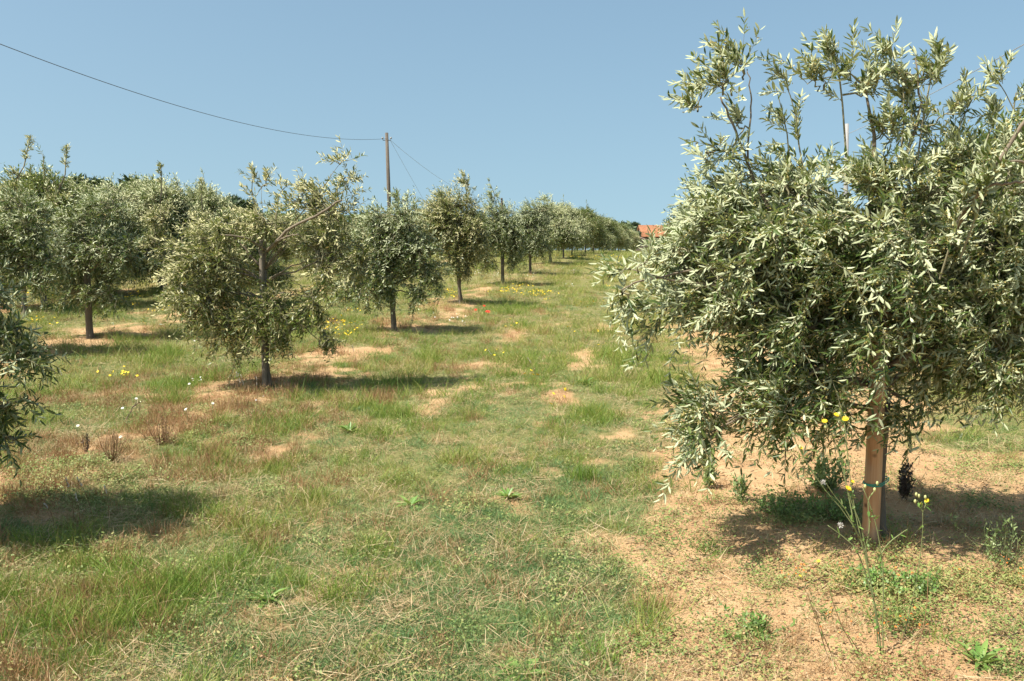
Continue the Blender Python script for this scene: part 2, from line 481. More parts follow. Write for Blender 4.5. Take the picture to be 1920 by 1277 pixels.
class Foliage:
    """collects twigs and their leaves for one tree, in the tree's own coordinates"""
    def __init__(self, seed, leaf_l=.062, leaf_w=.0135, kind='flat', twig=.26, wind=(-.35, .05, .12)):
        self.r = np.random.default_rng(seed)
        self.S = []; self.D = []; self.L = []; self.G = []; self.FL = []; self.subs = []
        self.ll, self.lw, self.kind, self.tw = leaf_l, leaf_w, kind, twig
        self.wind = np.array(wind)

    def blob(self, c, rad, twigs, up=-.4, flip=.25, sag=.26, wind=1.0):
        r = self.r
        c = np.array(c); rad = np.array(rad)
        nsub = max(2, int(twigs / 7))
        e = unit(r.normal(size=(nsub, 3)))
        end = c + e * rad * r.uniform(.55, 1.0, (nsub, 1))
        st = c + r.normal(0, .16, (nsub, 3)) * rad
        lift = r.uniform(.02, .10, nsub) * np.mean(rad) * 2
        t = np.linspace(0, 1, 6)[None, :, None]
        P = st[:, None] * (1 - t) + end[:, None] * t
        P[:, :, 2] += (lift[:, None] * 4 * (t * (1 - t))[:, :, 0])
        P += r.normal(0, .012, P.shape)
        self.subs.append(P)
        n = twigs
        k = r.integers(0, nsub, n); tt = r.uniform(.15, 1.0, n) ** .75
        f = tt * 5; i0 = np.minimum(f.astype(int), 4); fr = (f - i0)[:, None]
        S = P[k, i0] * (1 - fr) + P[k, i0 + 1] * fr
        d = unit(end - st)[k]
        D = unit(.55 * d + np.array([0, 0, 1.0]) * (up if up > 0 else up * .6) * r.uniform(.3, 1.5, (n, 1)) + self.wind * wind * r.uniform(.2, 1.3, (n, 1)) + r.normal(0, .5, (n, 3)))
        self.S.append(S); self.D.append(D)
        self.L.append(self.tw * np.clip(np.mean(rad) / .30, .80, 1.1) * r.uniform(.5, 1.3, n))
        self.G.append(np.full(n, sag) * r.uniform(.4, 1.5, n) * (1 if up < .2 else .25))
        self.FL.append(np.full(n, flip))

    def shoot(self, pts, n, spread=.03, flip=.6, up=.7):
        """leafy shoot along a polyline"""
        r = self.r
        pts = np.array(pts, float)
        P = np.stack([np.interp(np.linspace(0, len(pts) - 1, 6), np.arange(len(pts)), pts[:, q]) for q in range(3)], -1)
        self.subs.append(P[None])
        tt = r.uniform(.15, 1, n); f = tt * 5; i0 = np.minimum(f.astype(int), 4); fr = (f - i0)[:, None]
        S = P[i0] * (1 - fr) + P[i0 + 1] * fr + r.normal(0, spread, (n, 3)) * .3
        d = unit(P[-1] - P[0])
        D = unit(d * up + self.wind * .6 + r.normal(0, .45, (n, 3)))
        self.S.append(S); self.D.append(D); self.L.append(self.tw * r.uniform(.3, .7, n)); self.G.append(np.full(n, .08)); self.FL.append(np.full(n, flip))

    def build(self, leaf_mat_, root, nodes=8, tsides=3, buds=0, pick=0, eye=None, name='foliage', rscale=1.0):
        r = self.r
        S = np.vstack(self.S); D = np.vstack(self.D); L = np.concatenate(self.L); G = np.concatenate(self.G); FL = np.concatenate(self.FL)
        n = len(S)
        def pos(t):
            t = np.asarray(t)[..., None]
            return S[:, None] + D[:, None] * L[:, None, None] * t + np.array([0, 0, -1.0]) * (G * L)[:, None, None] * t * t + self.wind * .18 * L[:, None, None] * t * t
        tt = np.tile(np.linspace(0, 1, 5), (n, 1))
        TP = pos(tt)
        TR = np.tile(np.array([.0026, .0022, .0018, .0014, .0008]), (n, 1)) * rscale
        tn = np.tile(np.linspace(.10, 1.0, nodes), (n, 1)) + r.uniform(-.04, .04, (n, nodes))
        B = pos(tn); tan = unit(pos(tn + .05) - B)
        ref = unit(r.normal(size=(n, 1, 3)) * .5 + np.array([0, 0, 1.0]))
        side = unit(np.cross(tan, ref)); side2 = np.cross(tan, side)
        alt = (np.arange(nodes) % 2)[None, :, None]
        s = unit(side * (1 - .75 * alt) + side2 * (.75 * alt))
        Bs, Ds, Ns = [], [], []
        flips = []
        cen = S.mean(0)
        outw = (S - cen) * np.array([1, 1, .5]); outw = unit(outw)[:, None, :]
        FL = FL * .55 + (.30 * smooth(1.0, 2.1, S[:, 2]) if self.kind == 'fold' else .48 * smooth(.95, 1.75, S[:, 2])) + .22 * smooth(.3, 1.0, cen[0] - S[:, 0]) - .16 * smooth(1.3, .6, S[:, 2]) - .05
        fl = r.uniform(size=n) < FL                                    # the wind turns whole twigs over
        for sg in (1, -1):
            d = tan * .75 + s * sg * .7 + self.wind * .5 + r.normal(0, .26, B.shape)
            up = np.array([0, 0, .75]) + .55 * outw + r.normal(0, .5, B.shape) + .2 * s * sg
            f = np.where(r.uniform(size=(n, nodes)) < .88, fl[:, None], ~fl[:, None])
            up = np.where(f[..., None], -(TO_SUN * 1.1 + np.array([-.1, -.25, 0])) + r.normal(0, .42, B.shape), up)
            Bs.append(B); Ds.append(d); Ns.append(up)
        B = np.stack(Bs, 2).reshape(-1, 3); Dl = np.stack(Ds, 2).reshape(-1, 3); Nl = np.stack(Ns, 2).reshape(-1, 3)
        tf = np.repeat(tn.ravel(), 2)
        keep = r.uniform(size=len(B)) < .92
        B, Dl, Nl, tf = B[keep], Dl[keep], Nl[keep], tf[keep]
        m = len(B)
        size = r.uniform(.68, 1.18, m) * (1 - .35 * np.clip(tf - .6, 0, 1))
        LL = self.ll * size; WW = self.lw * size * r.uniform(.8, 1.2, m)
        bend = r.normal(.06, .12, m)
        rnd = np.clip(r.beta(2, 2.6, m) + (r.uniform(size=m) < .03) * .5, 0, 1)
        singles = np.zeros(m, bool)
        if pick and eye is not None:
            dist = np.linalg.norm(B - eye, axis=1)
            # a leaf hanging well out from the crown towards the viewer, spread over the whole crown
            cell = np.floor(B[:, [0, 2]] / .11).astype(int)
            key = cell[:, 0] * 1000 + cell[:, 1]
            order = np.lexsort((dist, key))
            first = {}
            for i in order:
                first.setdefault(int(key[i]), []).append(i)
            chosen = [v[q] for q in range(6) for v in first.values() if len(v) > 20 and q < len(v)][:pick]
            singles[chosen] = True
        V, F, mv = leaves(B[~singles], Dl[~singles], Nl[~singles], LL[~singles], WW[~singles], bend[~singles], self.kind)
        fo = obj(name, make_mesh(name, V, F, leaf_mat_, {'rnd': np.repeat(rnd[~singles], mv)}), root, kind='stuff')
        if singles.any():
            # picked leaves share a few meshes
            ms = []
            for q in range(6):
                v, f, k = leaves(np.zeros((1, 3)), np.array([[1.0, 0, 0]]), np.array([[0, 0, 1.0]]), np.array([1.0]), np.array([.225]), np.array([.0 + .05 * q]), 'fold')
                ms.append(make_mesh('leaf', v, f, leaf_mat_, {'rnd': np.full(k, .15 + .13 * q)}))
            for q, i in enumerate(np.nonzero(singles)[0]):
                o = obj('leaf', ms[q % 6], root)
                d = Vector(Dl[i]).normalized(); nn = Vector(Nl[i]); sd = nn.cross(d).normalized(); nn = d.cross(sd)
                from mathutils import Matrix
                Mx = Matrix((d, sd, nn)).transposed().to_4x4()
                Mx.translation = Vector(B[i])
                o.matrix_local = Mx @ Matrix.Scale(float(LL[i]), 4)
        V, F = tubes(TP, TR, tsides)
        SP = np.concatenate(self.subs, 0)
        SR = np.tile(np.linspace(.0085, .0032, SP.shape[1]), (len(SP), 1)) * rscale
        V2, F2 = tubes(SP, SR, 4)
        obj('twigs', make_mesh('twigs', np.vstack([V, V2]), np.vstack([F, F2 + len(V)]), M_TWIG), root, kind='stuff')
        if buds:
            q = r.integers(0, n, buds); t = r.uniform(.2, .95, buds)
            c = S[q] + D[q] * (L[q] * t)[:, None] + np.array([0, 0, -1.0]) * (G[q] * L[q] * t * t)[:, None]
            cc = np.repeat(c, 7, 0) + r.normal(0, .009, (buds * 7, 3))
            mm = len(cc)
            V, F, mv = leaves(cc, r.normal(size=(mm, 3)), r.normal(size=(mm, 3)), r.uniform(.008, .014, mm), r.uniform(.006, .010, mm), np.zeros(mm), 'dia')
            obj('flower_buds', make_mesh('flower_buds', V, F, M_BUD, {'rnd': np.repeat(r.uniform(size=mm), mv)}), root, kind='stuff')

def trunk_and_limbs(root, split, limbs, r, base_r=.042, lean=(0, 0), seed=0, mat=None, leader=None, offset=(.036, .03)):
    """trunk beside the stake up to SPLIT, then a limb to each blob centre"""
    mat = mat or M_BARK
    k = 10
    zz = np.linspace(-.06, split, k)
    rr = base_r * .82 * (1 + .55 * np.exp(-(zz + .02) / .05)) * (1 - .25 * zz / split)
    pts = np.stack([offset[0] + lean[0] * zz + r.normal(0, .006, k), offset[1] + lean[1] * zz + r.normal(0, .006, k), zz], -1)
    V, F = capped_tube(pts, rr, 10)
    V += r.normal(0, .002, V.shape)
    obj('trunk', make_mesh('trunk', V, F, mat, smooth_shade=True), root)
    top = pts[-1]
    for c, rad in limbs:
        c = np.array(c)
        h = np.clip(.55 + .35 * (c[2] / 2.0) * split, .45, 1.0)
        a = pts[int(np.clip(h * k, 3, k - 1))] if c[2] < split * 1.15 else top
        d = np.linalg.norm(c - a)
        p = curve_pts(a, c, lift=.10 * d * (1 if c[2] < split + .3 else .3), k=8, wob=.018 * d, r=r)
        V, F = capped_tube(p, np.linspace(rad, rad * .16, 8), 6)
        obj('branch', make_mesh('branch', V, F, M_BRANCH, smooth_shade=True), root)

def stake(root, h, rad=.036, lean=(0, 0), mat=None, off=(0, 0)):
    zz = np.array([-.15, .0, .3 * h, .6 * h, h - .012, h])
    pts = np.stack([off[0] + lean[0] * zz, off[1] + lean[1] * zz, zz], -1)
    V, F = capped_tube(pts, rad * np.array([1.06, 1.05, 1.02, .98, .95, .84]), 14)
    return obj('stake', make_mesh('stake', V, F, mat or M_STAKE_OLD, smooth_shade=True), root)

def olive_tree(name_label, px, py, blobs, seed, leaf=(.062, .0135), kind='flat', density=1000, split=None, base_r=.036,
               stake_h=1.5, stake_mat_=None, stake_r=.026, lean=(0, 0), shoots=(), mat=None, nodes=8, buds=0, Y=None, group=None,
               pick=0, loc=None, extra_limbs=(), twig=.26, rscale=1.0, thick=.014, offset=(.026, .03), wind=(-.35, .05, .12)):
    if loc is None:
        g = on_ground(px, py) if Y is None else at_depth(px, py, Y)
        loc = np.array([g[0], g[1], float(ground_z(g[0], g[1]))])
    root = thing('olive_tree', name_label, 'olive tree', loc, group)
    r = np.random.default_rng(seed)
    mpp = loc[1] / FPX                                             # metres in a pixel at the tree's distance
    fo = Foliage(seed + 1, leaf[0], leaf[1], kind, twig, wind)
    limbs = []; split = split or 1.0
    for b in blobs:
        bx, by, rx, ry = b[:4]
        o = dict(dy=0.0, ry=None, dens=1.0, up=-.45, flip=.25, limb=True, sag=.26, wind=1.0)
        if len(b) > 4:
            o.update(b[4])
        c = at_depth(bx, by, loc[1] + o['dy']) - loc
        R = np.array([rx * mpp, o['ry'] if o['ry'] else .75 * (rx + ry) / 2 * mpp + .08, ry * mpp])
        n = max(10, int(density * o['dens'] * R[0] * R[1] * R[2] * (.62 if o['dens'] > 1.45 else 1) * (.72 if c[2] > 2.05 else 1)))
        fo.blob(c, R * .9, n, o['up'], o['flip'], o['sag'], o['wind'])
        if o['limb']:
            limbs.append((c, thick * (.8 + .5 * r.uniform()) * (1.0 if c[2] < split + .6 else .65)))
    for s in shoots:
        pts = [at_depth(q[0], q[1], loc[1] + (q[2] if len(q) > 2 else 0)) - loc for q in s[0]]
        pts = [pts[0] * np.array([.8, .8, .82])] + pts
        fo.shoot(pts, s[1])
    trunk_and_limbs(root, split, limbs, r, base_r, lean, seed, None, offset=offset)
    for e in extra_limbs:
        pts = np.array([at_depth(q[0], q[1], loc[1] + q[2]) - loc for q in e[0]])
        t = np.linspace(0, len(pts) - 1, 14)
        p = np.stack([np.interp(t, np.arange(len(pts)), pts[:, q]) for q in range(3)], -1) + r.normal(0, .004, (14, 3))
        V, F = capped_tube(p, np.linspace(e[1], e[2], 14), 8)
        obj('branch', make_mesh('branch', V, F, M_BRANCH, smooth_shade=True), root)
    if stake_h:
        stake(root, stake_h, stake_r, lean, stake_mat_)
    eye = np.array([0, 0, CAMZ]) - loc
    fo.build(mat or M_OLIVE, root, nodes, buds=buds, pick=pick, eye=eye, rscale=rscale)
    return root

U = dict
# ---- the large olive tree close by on the right
near = olive_tree('large olive tree close by, tied to a pale stake with green string', 1628, 1010, [
    (1620, 480, 215, 120, U(ry=.75, dens=1.0)),
    (1620, 600, 190, 90, U(ry=.7, dens=1.0, up=-.8)),
    (1420, 450, 150, 95, U(ry=.6, flip=.4)),
    (1330, 420, 80, 70, U(ry=.35, flip=.7, up=.1)),
    (1340, 550, 110, 75, U(ry=.5, flip=.45)),
    (1480, 590, 110, 90, U(ry=.55, up=-.7)),
    (1345, 800, 95, 70, U(ry=.35, dens=1.5, flip=.45, dy=-.2)),
    (1440, 750, 100, 80, U(ry=.4, dens=1.3, up=-.3, dy=-.1)),
    (1530, 720, 95, 90, U(ry=.45, dens=1.2, up=-.7)),
    (1750, 660, 110, 100, U(ry=.5, dens=1.0, up=-.9)),
    (1870, 620, 120, 120, U(ry=.6, dens=1.0, up=-.8, dy=-.15)),
    (1860, 470, 150, 130, U(ry=.6, dens=.9)),
    (1990, 520, 110, 180, U(ry=.6, dens=.9)),
    (1760, 360, 110, 75, U(ry=.5, dens=.9, up=.2, flip=.4)),
    (1850, 330, 90, 60, U(ry=.4, dens=.9, up=.2, flip=.5)),
    (1490, 372, 110, 50, U(ry=.5, dens=.9, up=.2, flip=.5)),
    (1400, 340, 70, 45, U(ry=.35, dens=.9, up=.3, flip=.6)),
    (1660, 365, 90, 60, U(ry=.45, dens=.8, up=.3, flip=.35)),
    (1668, 250, 50, 70, U(ry=.30, dens=.85, up=.5, flip=.25, limb=False)),
    (1600, 165, 75, 60, U(ry=.22, dens=1.7, up=.5, flip=.7, limb=False)),
    (1535, 175, 55, 45, U(ry=.15, dens=2.2, up=.5, flip=.8, limb=False)),
    (1705, 150, 80, 50, U(ry=.25, dens=1.6, up=.6, flip=.6, limb=False)),
    (1725, 220, 65, 70, U(ry=.28, dens=.8, up=.4, flip=.15, limb=False)),
    (1360, 175, 75, 52, U(ry=.20, dens=1.6, up=.5, flip=.7, limb=False)),
    (1315, 205, 55, 45, U(ry=.15, dens=2.0, up=.3, flip=.75, limb=False)),
    (1400, 250, 60, 60, U(ry=.15, dens=1.5, up=.3, flip=.35, limb=False)),
    (1392, 140, 22, 30, U(ry=.10, dens=2.6, up=.8, flip=.6, limb=False)),
    (1330, 285, 50, 32, U(ry=.15, dens=1.8, up=.2, flip=.7, limb=False)),
    (1185, 505, 48, 26, U(ry=.12, dens=2.4, up=.1, flip=.8, dy=-.2)),
    (1168, 560, 20, 45, U(ry=.08, dens=3.2, up=-1.0, flip=.6, dy=-.2, limb=False)),
    (1245, 585, 30, 45, U(ry=.10, dens=2.2, up=-.8, flip=.6, limb=False)),
    (1720, 770, 90, 30, U(ry=.3, dens=1.0, up=-1.0)),
    (1285, 480, 45, 60, U(ry=.3, dens=1.2, flip=.75)),
], 101, leaf=(.065, .0160), kind='fold', density=3100, split=1.15, base_r=.038, stake_h=0, nodes=9, rscale=.72, buds=9500, pick=290, thick=.017, offset=(.074, .030),
    shoots=[(((1800, 400, -.6), (1835, 350, -.64), (1850, 290, -.66)), 14), (((1850, 350, -.65), (1885, 300, -.66), (1905, 240, -.68)), 12), (((1480, 300), (1475, 240), (1455, 165)), 9), (((1500, 290), (1490, 200), (1470, 150)), 7), (((1920, 260), (1895, 190), (1870, 150)), 9),
            (((1790, 260), (1815, 200), (1835, 165)), 9), (((1850, 260), (1868, 225), (1865, 200)), 8), (((1700, 170), (1672, 100), (1668, 72)), 10),
            (((1740, 160), (1762, 115), (1768, 85)), 10), (((1575, 130), (1560, 115), (1550, 90)), 8)],
    extra_limbs=[([(1660, 560, .0), (1720, 490, .3), (1768, 458, .0), (1792, 425, -.40), (1815, 390, -.62), (1850, 345, -.65), (1890, 270, -.68), (1940, 200, -.68)], .019, .009),
                 ([(1838, 352, -.63), (1880, 345, -.66), (1940, 338, -.68)], .009, .006), ([(1850, 345, -.65), (1872, 300, -.66), (1930, 308, -.68)], .009, .006),
                 ([(1450, 420, 0), (1400, 300, 0), (1375, 235, 0), (1350, 180, 0)], .010, .005),
                 ([(1400, 300, 0), (1410, 190, 0), (1402, 130, 0)], .006, .003),
                 ([(1420, 500, 0), (1300, 505, -.1), (1200, 525, -.2), (1165, 545, -.2)], .008, .004),
                 ([(1640, 560, 0), (1632, 400, 0), (1640, 260, 0), (1620, 150, 0)], .022, .006),
                 ([(1640, 400, 0), (1700, 290, 0), (1730, 200, 0), (1715, 110, 0)], .014, .004),
                 ([(1600, 640, -.05), (1520, 700, -.2), (1440, 760, -.2), (1330, 810, -.25)], .014, .005)])
nloc = np.array(near.location)
st = stake(near, 1.55, .047, (0.008, 0.0), M_STAKE, (-.012, -.06))
for o in (st,):
    o['label'] = 'round pale brown wooden stake'
def tie(root, z, seed, sc, sr, tc_, tr_):
    """string pulled tight round the stake (centre SC, radius SR) and the trunk (TC_, TR_)"""
    a = np.linspace(0, 2 * math.pi, 40)
    P = []
    for q in range(2):
        pts = []
        for t in a:
            n_ = np.array([math.cos(t), math.sin(t)])
            c, r_ = max(((np.array(sc), sr), (np.array(tc_), tr_)), key=lambda k: k[0] @ n_ + k[1])
            xy = c + n_ * (r_ + .004)
            pts.append([xy[0], xy[1], z + .008 * q + .005 * math.sin(t + q)])
        P.append(pts)
    V, F = tubes(np.array(P), np.full((2, 40), .0036), 5)
    x0, y0 = sc[0], sc[1] - sr - .006
    e = np.array([[[x0, y0, z], [x0 - .02, y0 - .015, z - .01], [x0 - .05, y0 - .015, z - .04], [x0 - .075, y0, z - .055]],
                  [[x0, y0, z], [x0 + .02, y0 - .02, z + .016], [x0 + .04, y0 - .02, z + .02], [x0 + .07, y0 - .01, z + .035]]])
    if seed % 2:
        V2, F2 = tubes(e, np.full((2, 4), .003), 5)
        V, F = np.vstack([V, V2]), np.vstack([F, F2 + len(V)])
    obj('tie', make_mesh('tie', V, F, M_TIE, smooth_shade=True), root)
tie(near, .345, 2, (-.009, -.06), .050, (.076, .030), .036)
tie(near, 1.005, 3, (-.004, -.06), .048, (.076, .030), .034)

# ---- first row left of the grass lane
olive_tree('dark wide olive tree with a bare slanting bough above its dark stake', 497, 730, [
    (400, 490, 88, 75, U()), (395, 560, 80, 75, U(up=-.8)), (440, 610, 70, 55, U(up=-.9)), (345, 510, 45, 70, U(flip=.6)), (330, 580, 30, 35, U(flip=.6, up=-.6)),
    (505, 590, 75, 62, U(up=-.7, dens=1.25)), (608, 485, 78, 75, U()), (580, 560, 55, 50, U(up=-.8)), (600, 640, 33, 45, U(up=-1, dens=.9)), (545, 620, 40, 40, U(up=-.9)),
    (500, 420, 70, 40, U(up=.1, flip=.5)), (410, 425, 60, 35, U(up=.1, flip=.5)), (610, 400, 70, 55, U(up=.2, flip=.4)), (640, 345, 38, 40, U(up=.5, flip=.6)),
    (640, 303, 20, 14, U(up=.6, flip=.7, dens=2.5)), (490, 350, 28, 25, U(up=.5, flip=.7, dens=1.6)), (560, 385, 35, 40, U(up=.3, flip=.5)),
    (440, 660, 28, 25, U(up=-1, dens=1.2)), (680, 500, 35, 50, U(flip=.5))],
    201, leaf=(.064, .0150), density=2650, split=1.3, stake_h=1.62, nodes=8, buds=1300, stake_r=.028, mat=M_OLIVE_WARM, base_r=.028,
    shoots=[(((480, 390), (470, 350), (478, 325)), 8), (((520, 380), (528, 355), (545, 345)), 6)],
    extra_limbs=[([(500, 470, -.05), (540, 430, -.25), (600, 400, -.4), (640, 375, -.4)], .020, .010), ([(515, 455, -.15), (545, 440, -.3), (560, 440, -.35)], .010, .006),
                 ([(498, 470, -.02), (460, 445, -.2), (415, 440, -.3)], .012, .007)])
olive_tree('pale grey green olive tree with a leaning trunk, second whole tree of the row', 737, 622, [
    (735, 460, 85, 65, U(flip=.4)), (790, 480, 55, 50, U(flip=.6)), (810, 520, 40, 40, U(flip=.6, up=-.4)), (680, 480, 45, 60, U(flip=.5)), (735, 520, 60, 45, U(up=-.8)),
    (790, 560, 30, 30, U(up=-.9)), (690, 550, 40, 35, U(up=-.7)), (740, 410, 65, 30, U(up=.2, flip=.6)), (745, 385, 20, 18, U(up=.6, dens=2)), (650, 540, 22, 40, U(flip=.6))],
    202, density=2500, split=1.0, stake_h=1.75, lean=(-.04, .0), mat=M_OLIVE, nodes=8, leaf=(.066, .0165), shoots=[(((745, 395), (748, 370), (742, 350)), 7)])
olive_tree('round dark olive tree on a grey leaning stake, just behind the red poppies', 863, 570, [
    (850, 430, 65, 55, U()), (810, 420, 45, 45, U(dens=.9)), (890, 440, 40, 60, U()), (850, 390, 70, 30, U(up=.2)), (865, 480, 42, 40, U(up=-.8)), (880, 510, 25, 20, U(up=-1)),
    (875, 350, 14, 20, U(up=.6, dens=3, flip=.8)), (800, 460, 30, 30, U())],
    203, density=2500, split=.9, stake_h=1.75, lean=(-.075, 0), mat=M_OLIVE_WARM, leaf=(.066, .0165), shoots=[(((875, 370), (876, 345), (872, 325)), 6)])
olive_tree('olive tree with a thick trunk and a tall bare shoot, beyond the yellow flower patch', 941, 534, [
    (935, 440, 50, 45, U()), (965, 450, 30, 45, U()), (900, 450, 28, 40, U()), (935, 405, 40, 25, U(up=.2, flip=.5)), (915, 490, 25, 22, U(up=-.9)), (970, 490, 20, 22, U(up=-.9)),
    (925, 375, 14, 18, U(up=.5, dens=2))],
    204, density=2800, split=.8, stake_h=2.25, base_r=.055, leaf=(.07, .0155), shoots=[(((930, 385), (925, 355), (915, 338)), 7)])
olive_tree('slim trunked olive tree with white daisies round its foot', 993, 513, [
    (995, 430, 50, 38, U()), (1000, 465, 45, 25, U(up=-.8)), (1010, 400, 40, 20, U(up=.2, flip=.5)), (970, 440, 28, 38, U()), (1028, 380, 20, 14, U(up=.4, dens=1.5, flip=.6))],
    205, density=2600, split=.8, stake_h=1.0, leaf=(.07, .0155))
# ---- second row and the trees at the left edge
olive_tree('bushy grey olive tree on a thick dark trunk, standing alone in the second row', 165, 635, [
    (175, 470, 85, 65, U(flip=.4)), (110, 490, 45, 50, U()), (235, 480, 45, 50, U()), (205, 390, 50, 38, U(up=.2, flip=.6)), (150, 420, 55, 35, U(up=.1, flip=.5)), (150, 545, 60, 40, U(up=-.8)),
    (210, 560, 38, 35, U(up=-.9)), (90, 530, 30, 25, U()), (215, 355, 25, 18, U(up=.5, dens=1.5, flip=.6))],
    206, density=2000, split=1.0, stake_h=1.3, base_r=.055, leaf=(.066, .0165))
olive_tree('glossy green olive tree at the left edge above the nearer one', -25, 668, [
    (0, 450, 85, 70, U()), (65, 435, 50, 55, U()), (60, 500, 60, 50, U(up=-.5)), (-60, 440, 60, 80, U()), (30, 395, 65, 35, U(up=.2, flip=.4)), (-20, 540, 50, 40, U(up=-.8)), (90, 480, 35, 45, U()), (70, 545, 30, 30, U(up=-.6))],
    207, density=2500, split=1.05, stake_h=1.2, base_r=.06, leaf=(.07, .015))
olive_tree('half seen olive tree nearest on the left, its leafy skirt reaching into the grass', -168, 1010, [
    (-160, 560, 190, 110, U(ry=.6)), (-130, 700, 150, 100, U(ry=.5, up=-.7)), (10, 670, 60, 70, U(ry=.35, up=-.3, dens=1.3, flip=.35)), (15, 760, 60, 60, U(ry=.3, up=-.5, dens=1.5, flip=.35)), (5, 610, 45, 45, U(ry=.3, dens=1.2)), (-20, 820, 60, 40, U(ry=.3, up=-.5, dens=1.2)),
    (-40, 620, 60, 50, U(ry=.3, dens=1.0)), (-180, 430, 130, 80, U(ry=.5, up=.2)), (-250, 600, 150, 150, U(ry=.6)), (-200, 310, 70, 60, U(ry=.3, up=.4)), (20, 830, 25, 22, U(up=-1.0, dens=2))],
    208, leaf=(.066, .0165), kind='fold', density=2600, split=1.1, stake_h=1.5, nodes=9)
# ---- trees further up the right row, seen past the near one
olive_tree('pale olive tree in the right row, its crown showing left of the near tree', 1462, 725, [
    (1400, 450, 150, 90, U(flip=.5)), (1305, 425, 45, 65, U(flip=.7, up=.1)), (1310, 500, 60, 50, U(flip=.5)), (1500, 430, 150, 90, U()), (1460, 540, 120, 70, U(up=-.7)), (1330, 370, 50, 30, U(up=.3, flip=.6)),
    (1420, 370, 90, 35, U(up=.2, flip=.5))],
    209, density=2000, split=1.0, stake_h=1.3, leaf=(.066, .0165))

# ------------------------------------------------------------------ tree variants for the more distant rows
def variant(seed, tall):
    r = np.random.default_rng(seed)
    loc = np.array([0.0, 0, 0])
    root = thing('olive_tree', 'olive tree', 'olive tree', loc)
    fo = Foliage(seed, .078, .021, 'dia', .26)
    limbs = []
    nb = 9
    for k in range(nb):
        a = 2 * math.pi * k / nb + r.uniform(-.3, .3); d = r.uniform(.5, .9)
        c = np.array([math.cos(a) * d, math.sin(a) * d, r.uniform(.62, 1.5)])
        R = np.array([r.uniform(.42, .6), r.uniform(.42, .6), r.uniform(.32, .48)])
        fo.blob(c, R, int(760 * R[0] * R[1] * R[2] * 4), -.55 if c[2] < 1.2 else -.1, r.uniform(.25, .6)); limbs.append((c, .016))
    for k in range(5):
        a = r.uniform(0, 6.28); d = r.uniform(0, .6)
        c = np.array([math.cos(a) * d, math.sin(a) * d, r.uniform(1.5, 1.85)])
        R = np.array([.5, .5, r.uniform(.25, .38)])
        fo.blob(c, R, 240, .3, .55); limbs.append((c, .016))
    for k in range(3):
        a = r.uniform(0, 6.28); d = r.uniform(0, .5); b = np.array([math.cos(a) * d, math.sin(a) * d, 1.8])
        tip = b + np.array([r.uniform(-.15, .15), 0, tall * r.uniform(.4, 1)])
        fo.shoot([b, (b + tip) / 2, tip], 7)
    trunk_and_limbs(root, .95, limbs, r, .036)
    stake(root, 1.3, .034)
    fo.build((M_OLIVE_FAR, M_OLIVE_WARM)[seed % 2], root, 6, rscale=1.5)
    return root

variants = [variant(301 + 7 * k, [.25, .5, .35, .8, .3, .6][k]) for k in range(6)]
used = [False] * 6
def plant(x, y, label, group, v=None, s=1.0, rz=None):
    global used
    v = int(rng.integers(0, 6)) if v is None else v
    src = variants[v]
    if used[v]:
        root = src.copy(); COL.objects.link(root)
        for ch in list(src.children):
            c = ch.copy(); COL.objects.link(c); c.parent = root
    else:
        root = src; used[v] = True
    root.location = (x, y, float(ground_z(x, y)))
    root.rotation_euler = (0, 0, rng.uniform(0, 6.28) if rz is None else rz)
    root.scale = (s, s, s * rng.uniform(.94, 1.06))
    root['label'] = label
    if group:
        root['group'] = group
    elif 'group' in root.keys():
        del root['group']
    return root

def in_view(x, y, m=120):
    px = 960 + FPX * x / y
    return y > 4 and -m < px < 1920 + m

names = ['sixth', 'seventh', 'eighth', 'ninth', 'tenth', 'eleventh']
for n in range(6, 21):                                  # the same row running on to the house
    y = 10.27 + 4.8 * (n - 1)
    x = -4.49 + .1714 * y + rng.normal(0, .12)
    if n - 6 < 4:
        plant(x, y, names[n - 6] + ' olive tree along the row bordering the grass lane', 'olive trees of the first row', s=rng.uniform(.95, 1.08))
    else:
        plant(x, y, 'small far olive tree merging into the end of the first row by the house', 'far olive trees of the first row', s=rng.uniform(.92, 1.05))
for n in range(0, 13):                                  # second row
    y = 19.3 + 4.8 * n
    x = -8.96 + .1714 * y + rng.normal(0, .15)
    plant(x, y, 'olive tree of the second row, glimpsed between the crowns of the first', 'olive trees of the second row', s=rng.uniform(.8, .92))
for k, u0 in enumerate((-13.43, -17.9, -22.4, -26.9)):
    for n in range(12):
        y = 17.0 + 1.3 * k + 4.8 * n
        x = u0 + .1714 * y + rng.normal(0, .2)
        if in_view(x, y, 60) and rng.uniform() > .22:
            plant(x, y, 'distant olive tree in the rows beyond the second', 'olive trees of the far left rows', s=rng.uniform(.78, .95))
for n in range(0, 5):                                   # right row beyond the second tree
    y = 15.2 + 4.8 * n
    plant(1.2 + .1714 * y + rng.normal(0, .1), y, 'olive tree of the right row, mostly hidden by the near tree', 'olive trees of the right row', s=rng.uniform(.95, 1.05))
for n in range(0, 4):
    y = 15.5 + 4.8 * n
    plant(6.9 + .1714 * y, y, 'olive tree of the row behind the near tree on the right', 'olive trees right of the near tree', s=1.05)
g = at_depth(1905, 682, 11.5)
plant(g[0], g[1], 'tall olive tree at the right edge, rising behind the near tree', None, 3, 1.4)
# taller trees against the sky on the left
for px, y, s, v, lab in ((80, 19, 1.28, 3, 'tall straggly olive tree with bare shoots against the sky at the left'), (135, 21.5, 1.22, 1, 'straggly olive tree with a slanting bare shoot beside the tall one'),
                         (300, 23, 1.2, 5, 'brownish olive tree with one upright shoot between the dark pines'), (385, 25, 1.12, 3, 'olive tree with a thin spire of leaves behind the dark wide tree')):
    x = (px - 960) / FPX * y
    t = plant(x, y, lab, None, v, s)

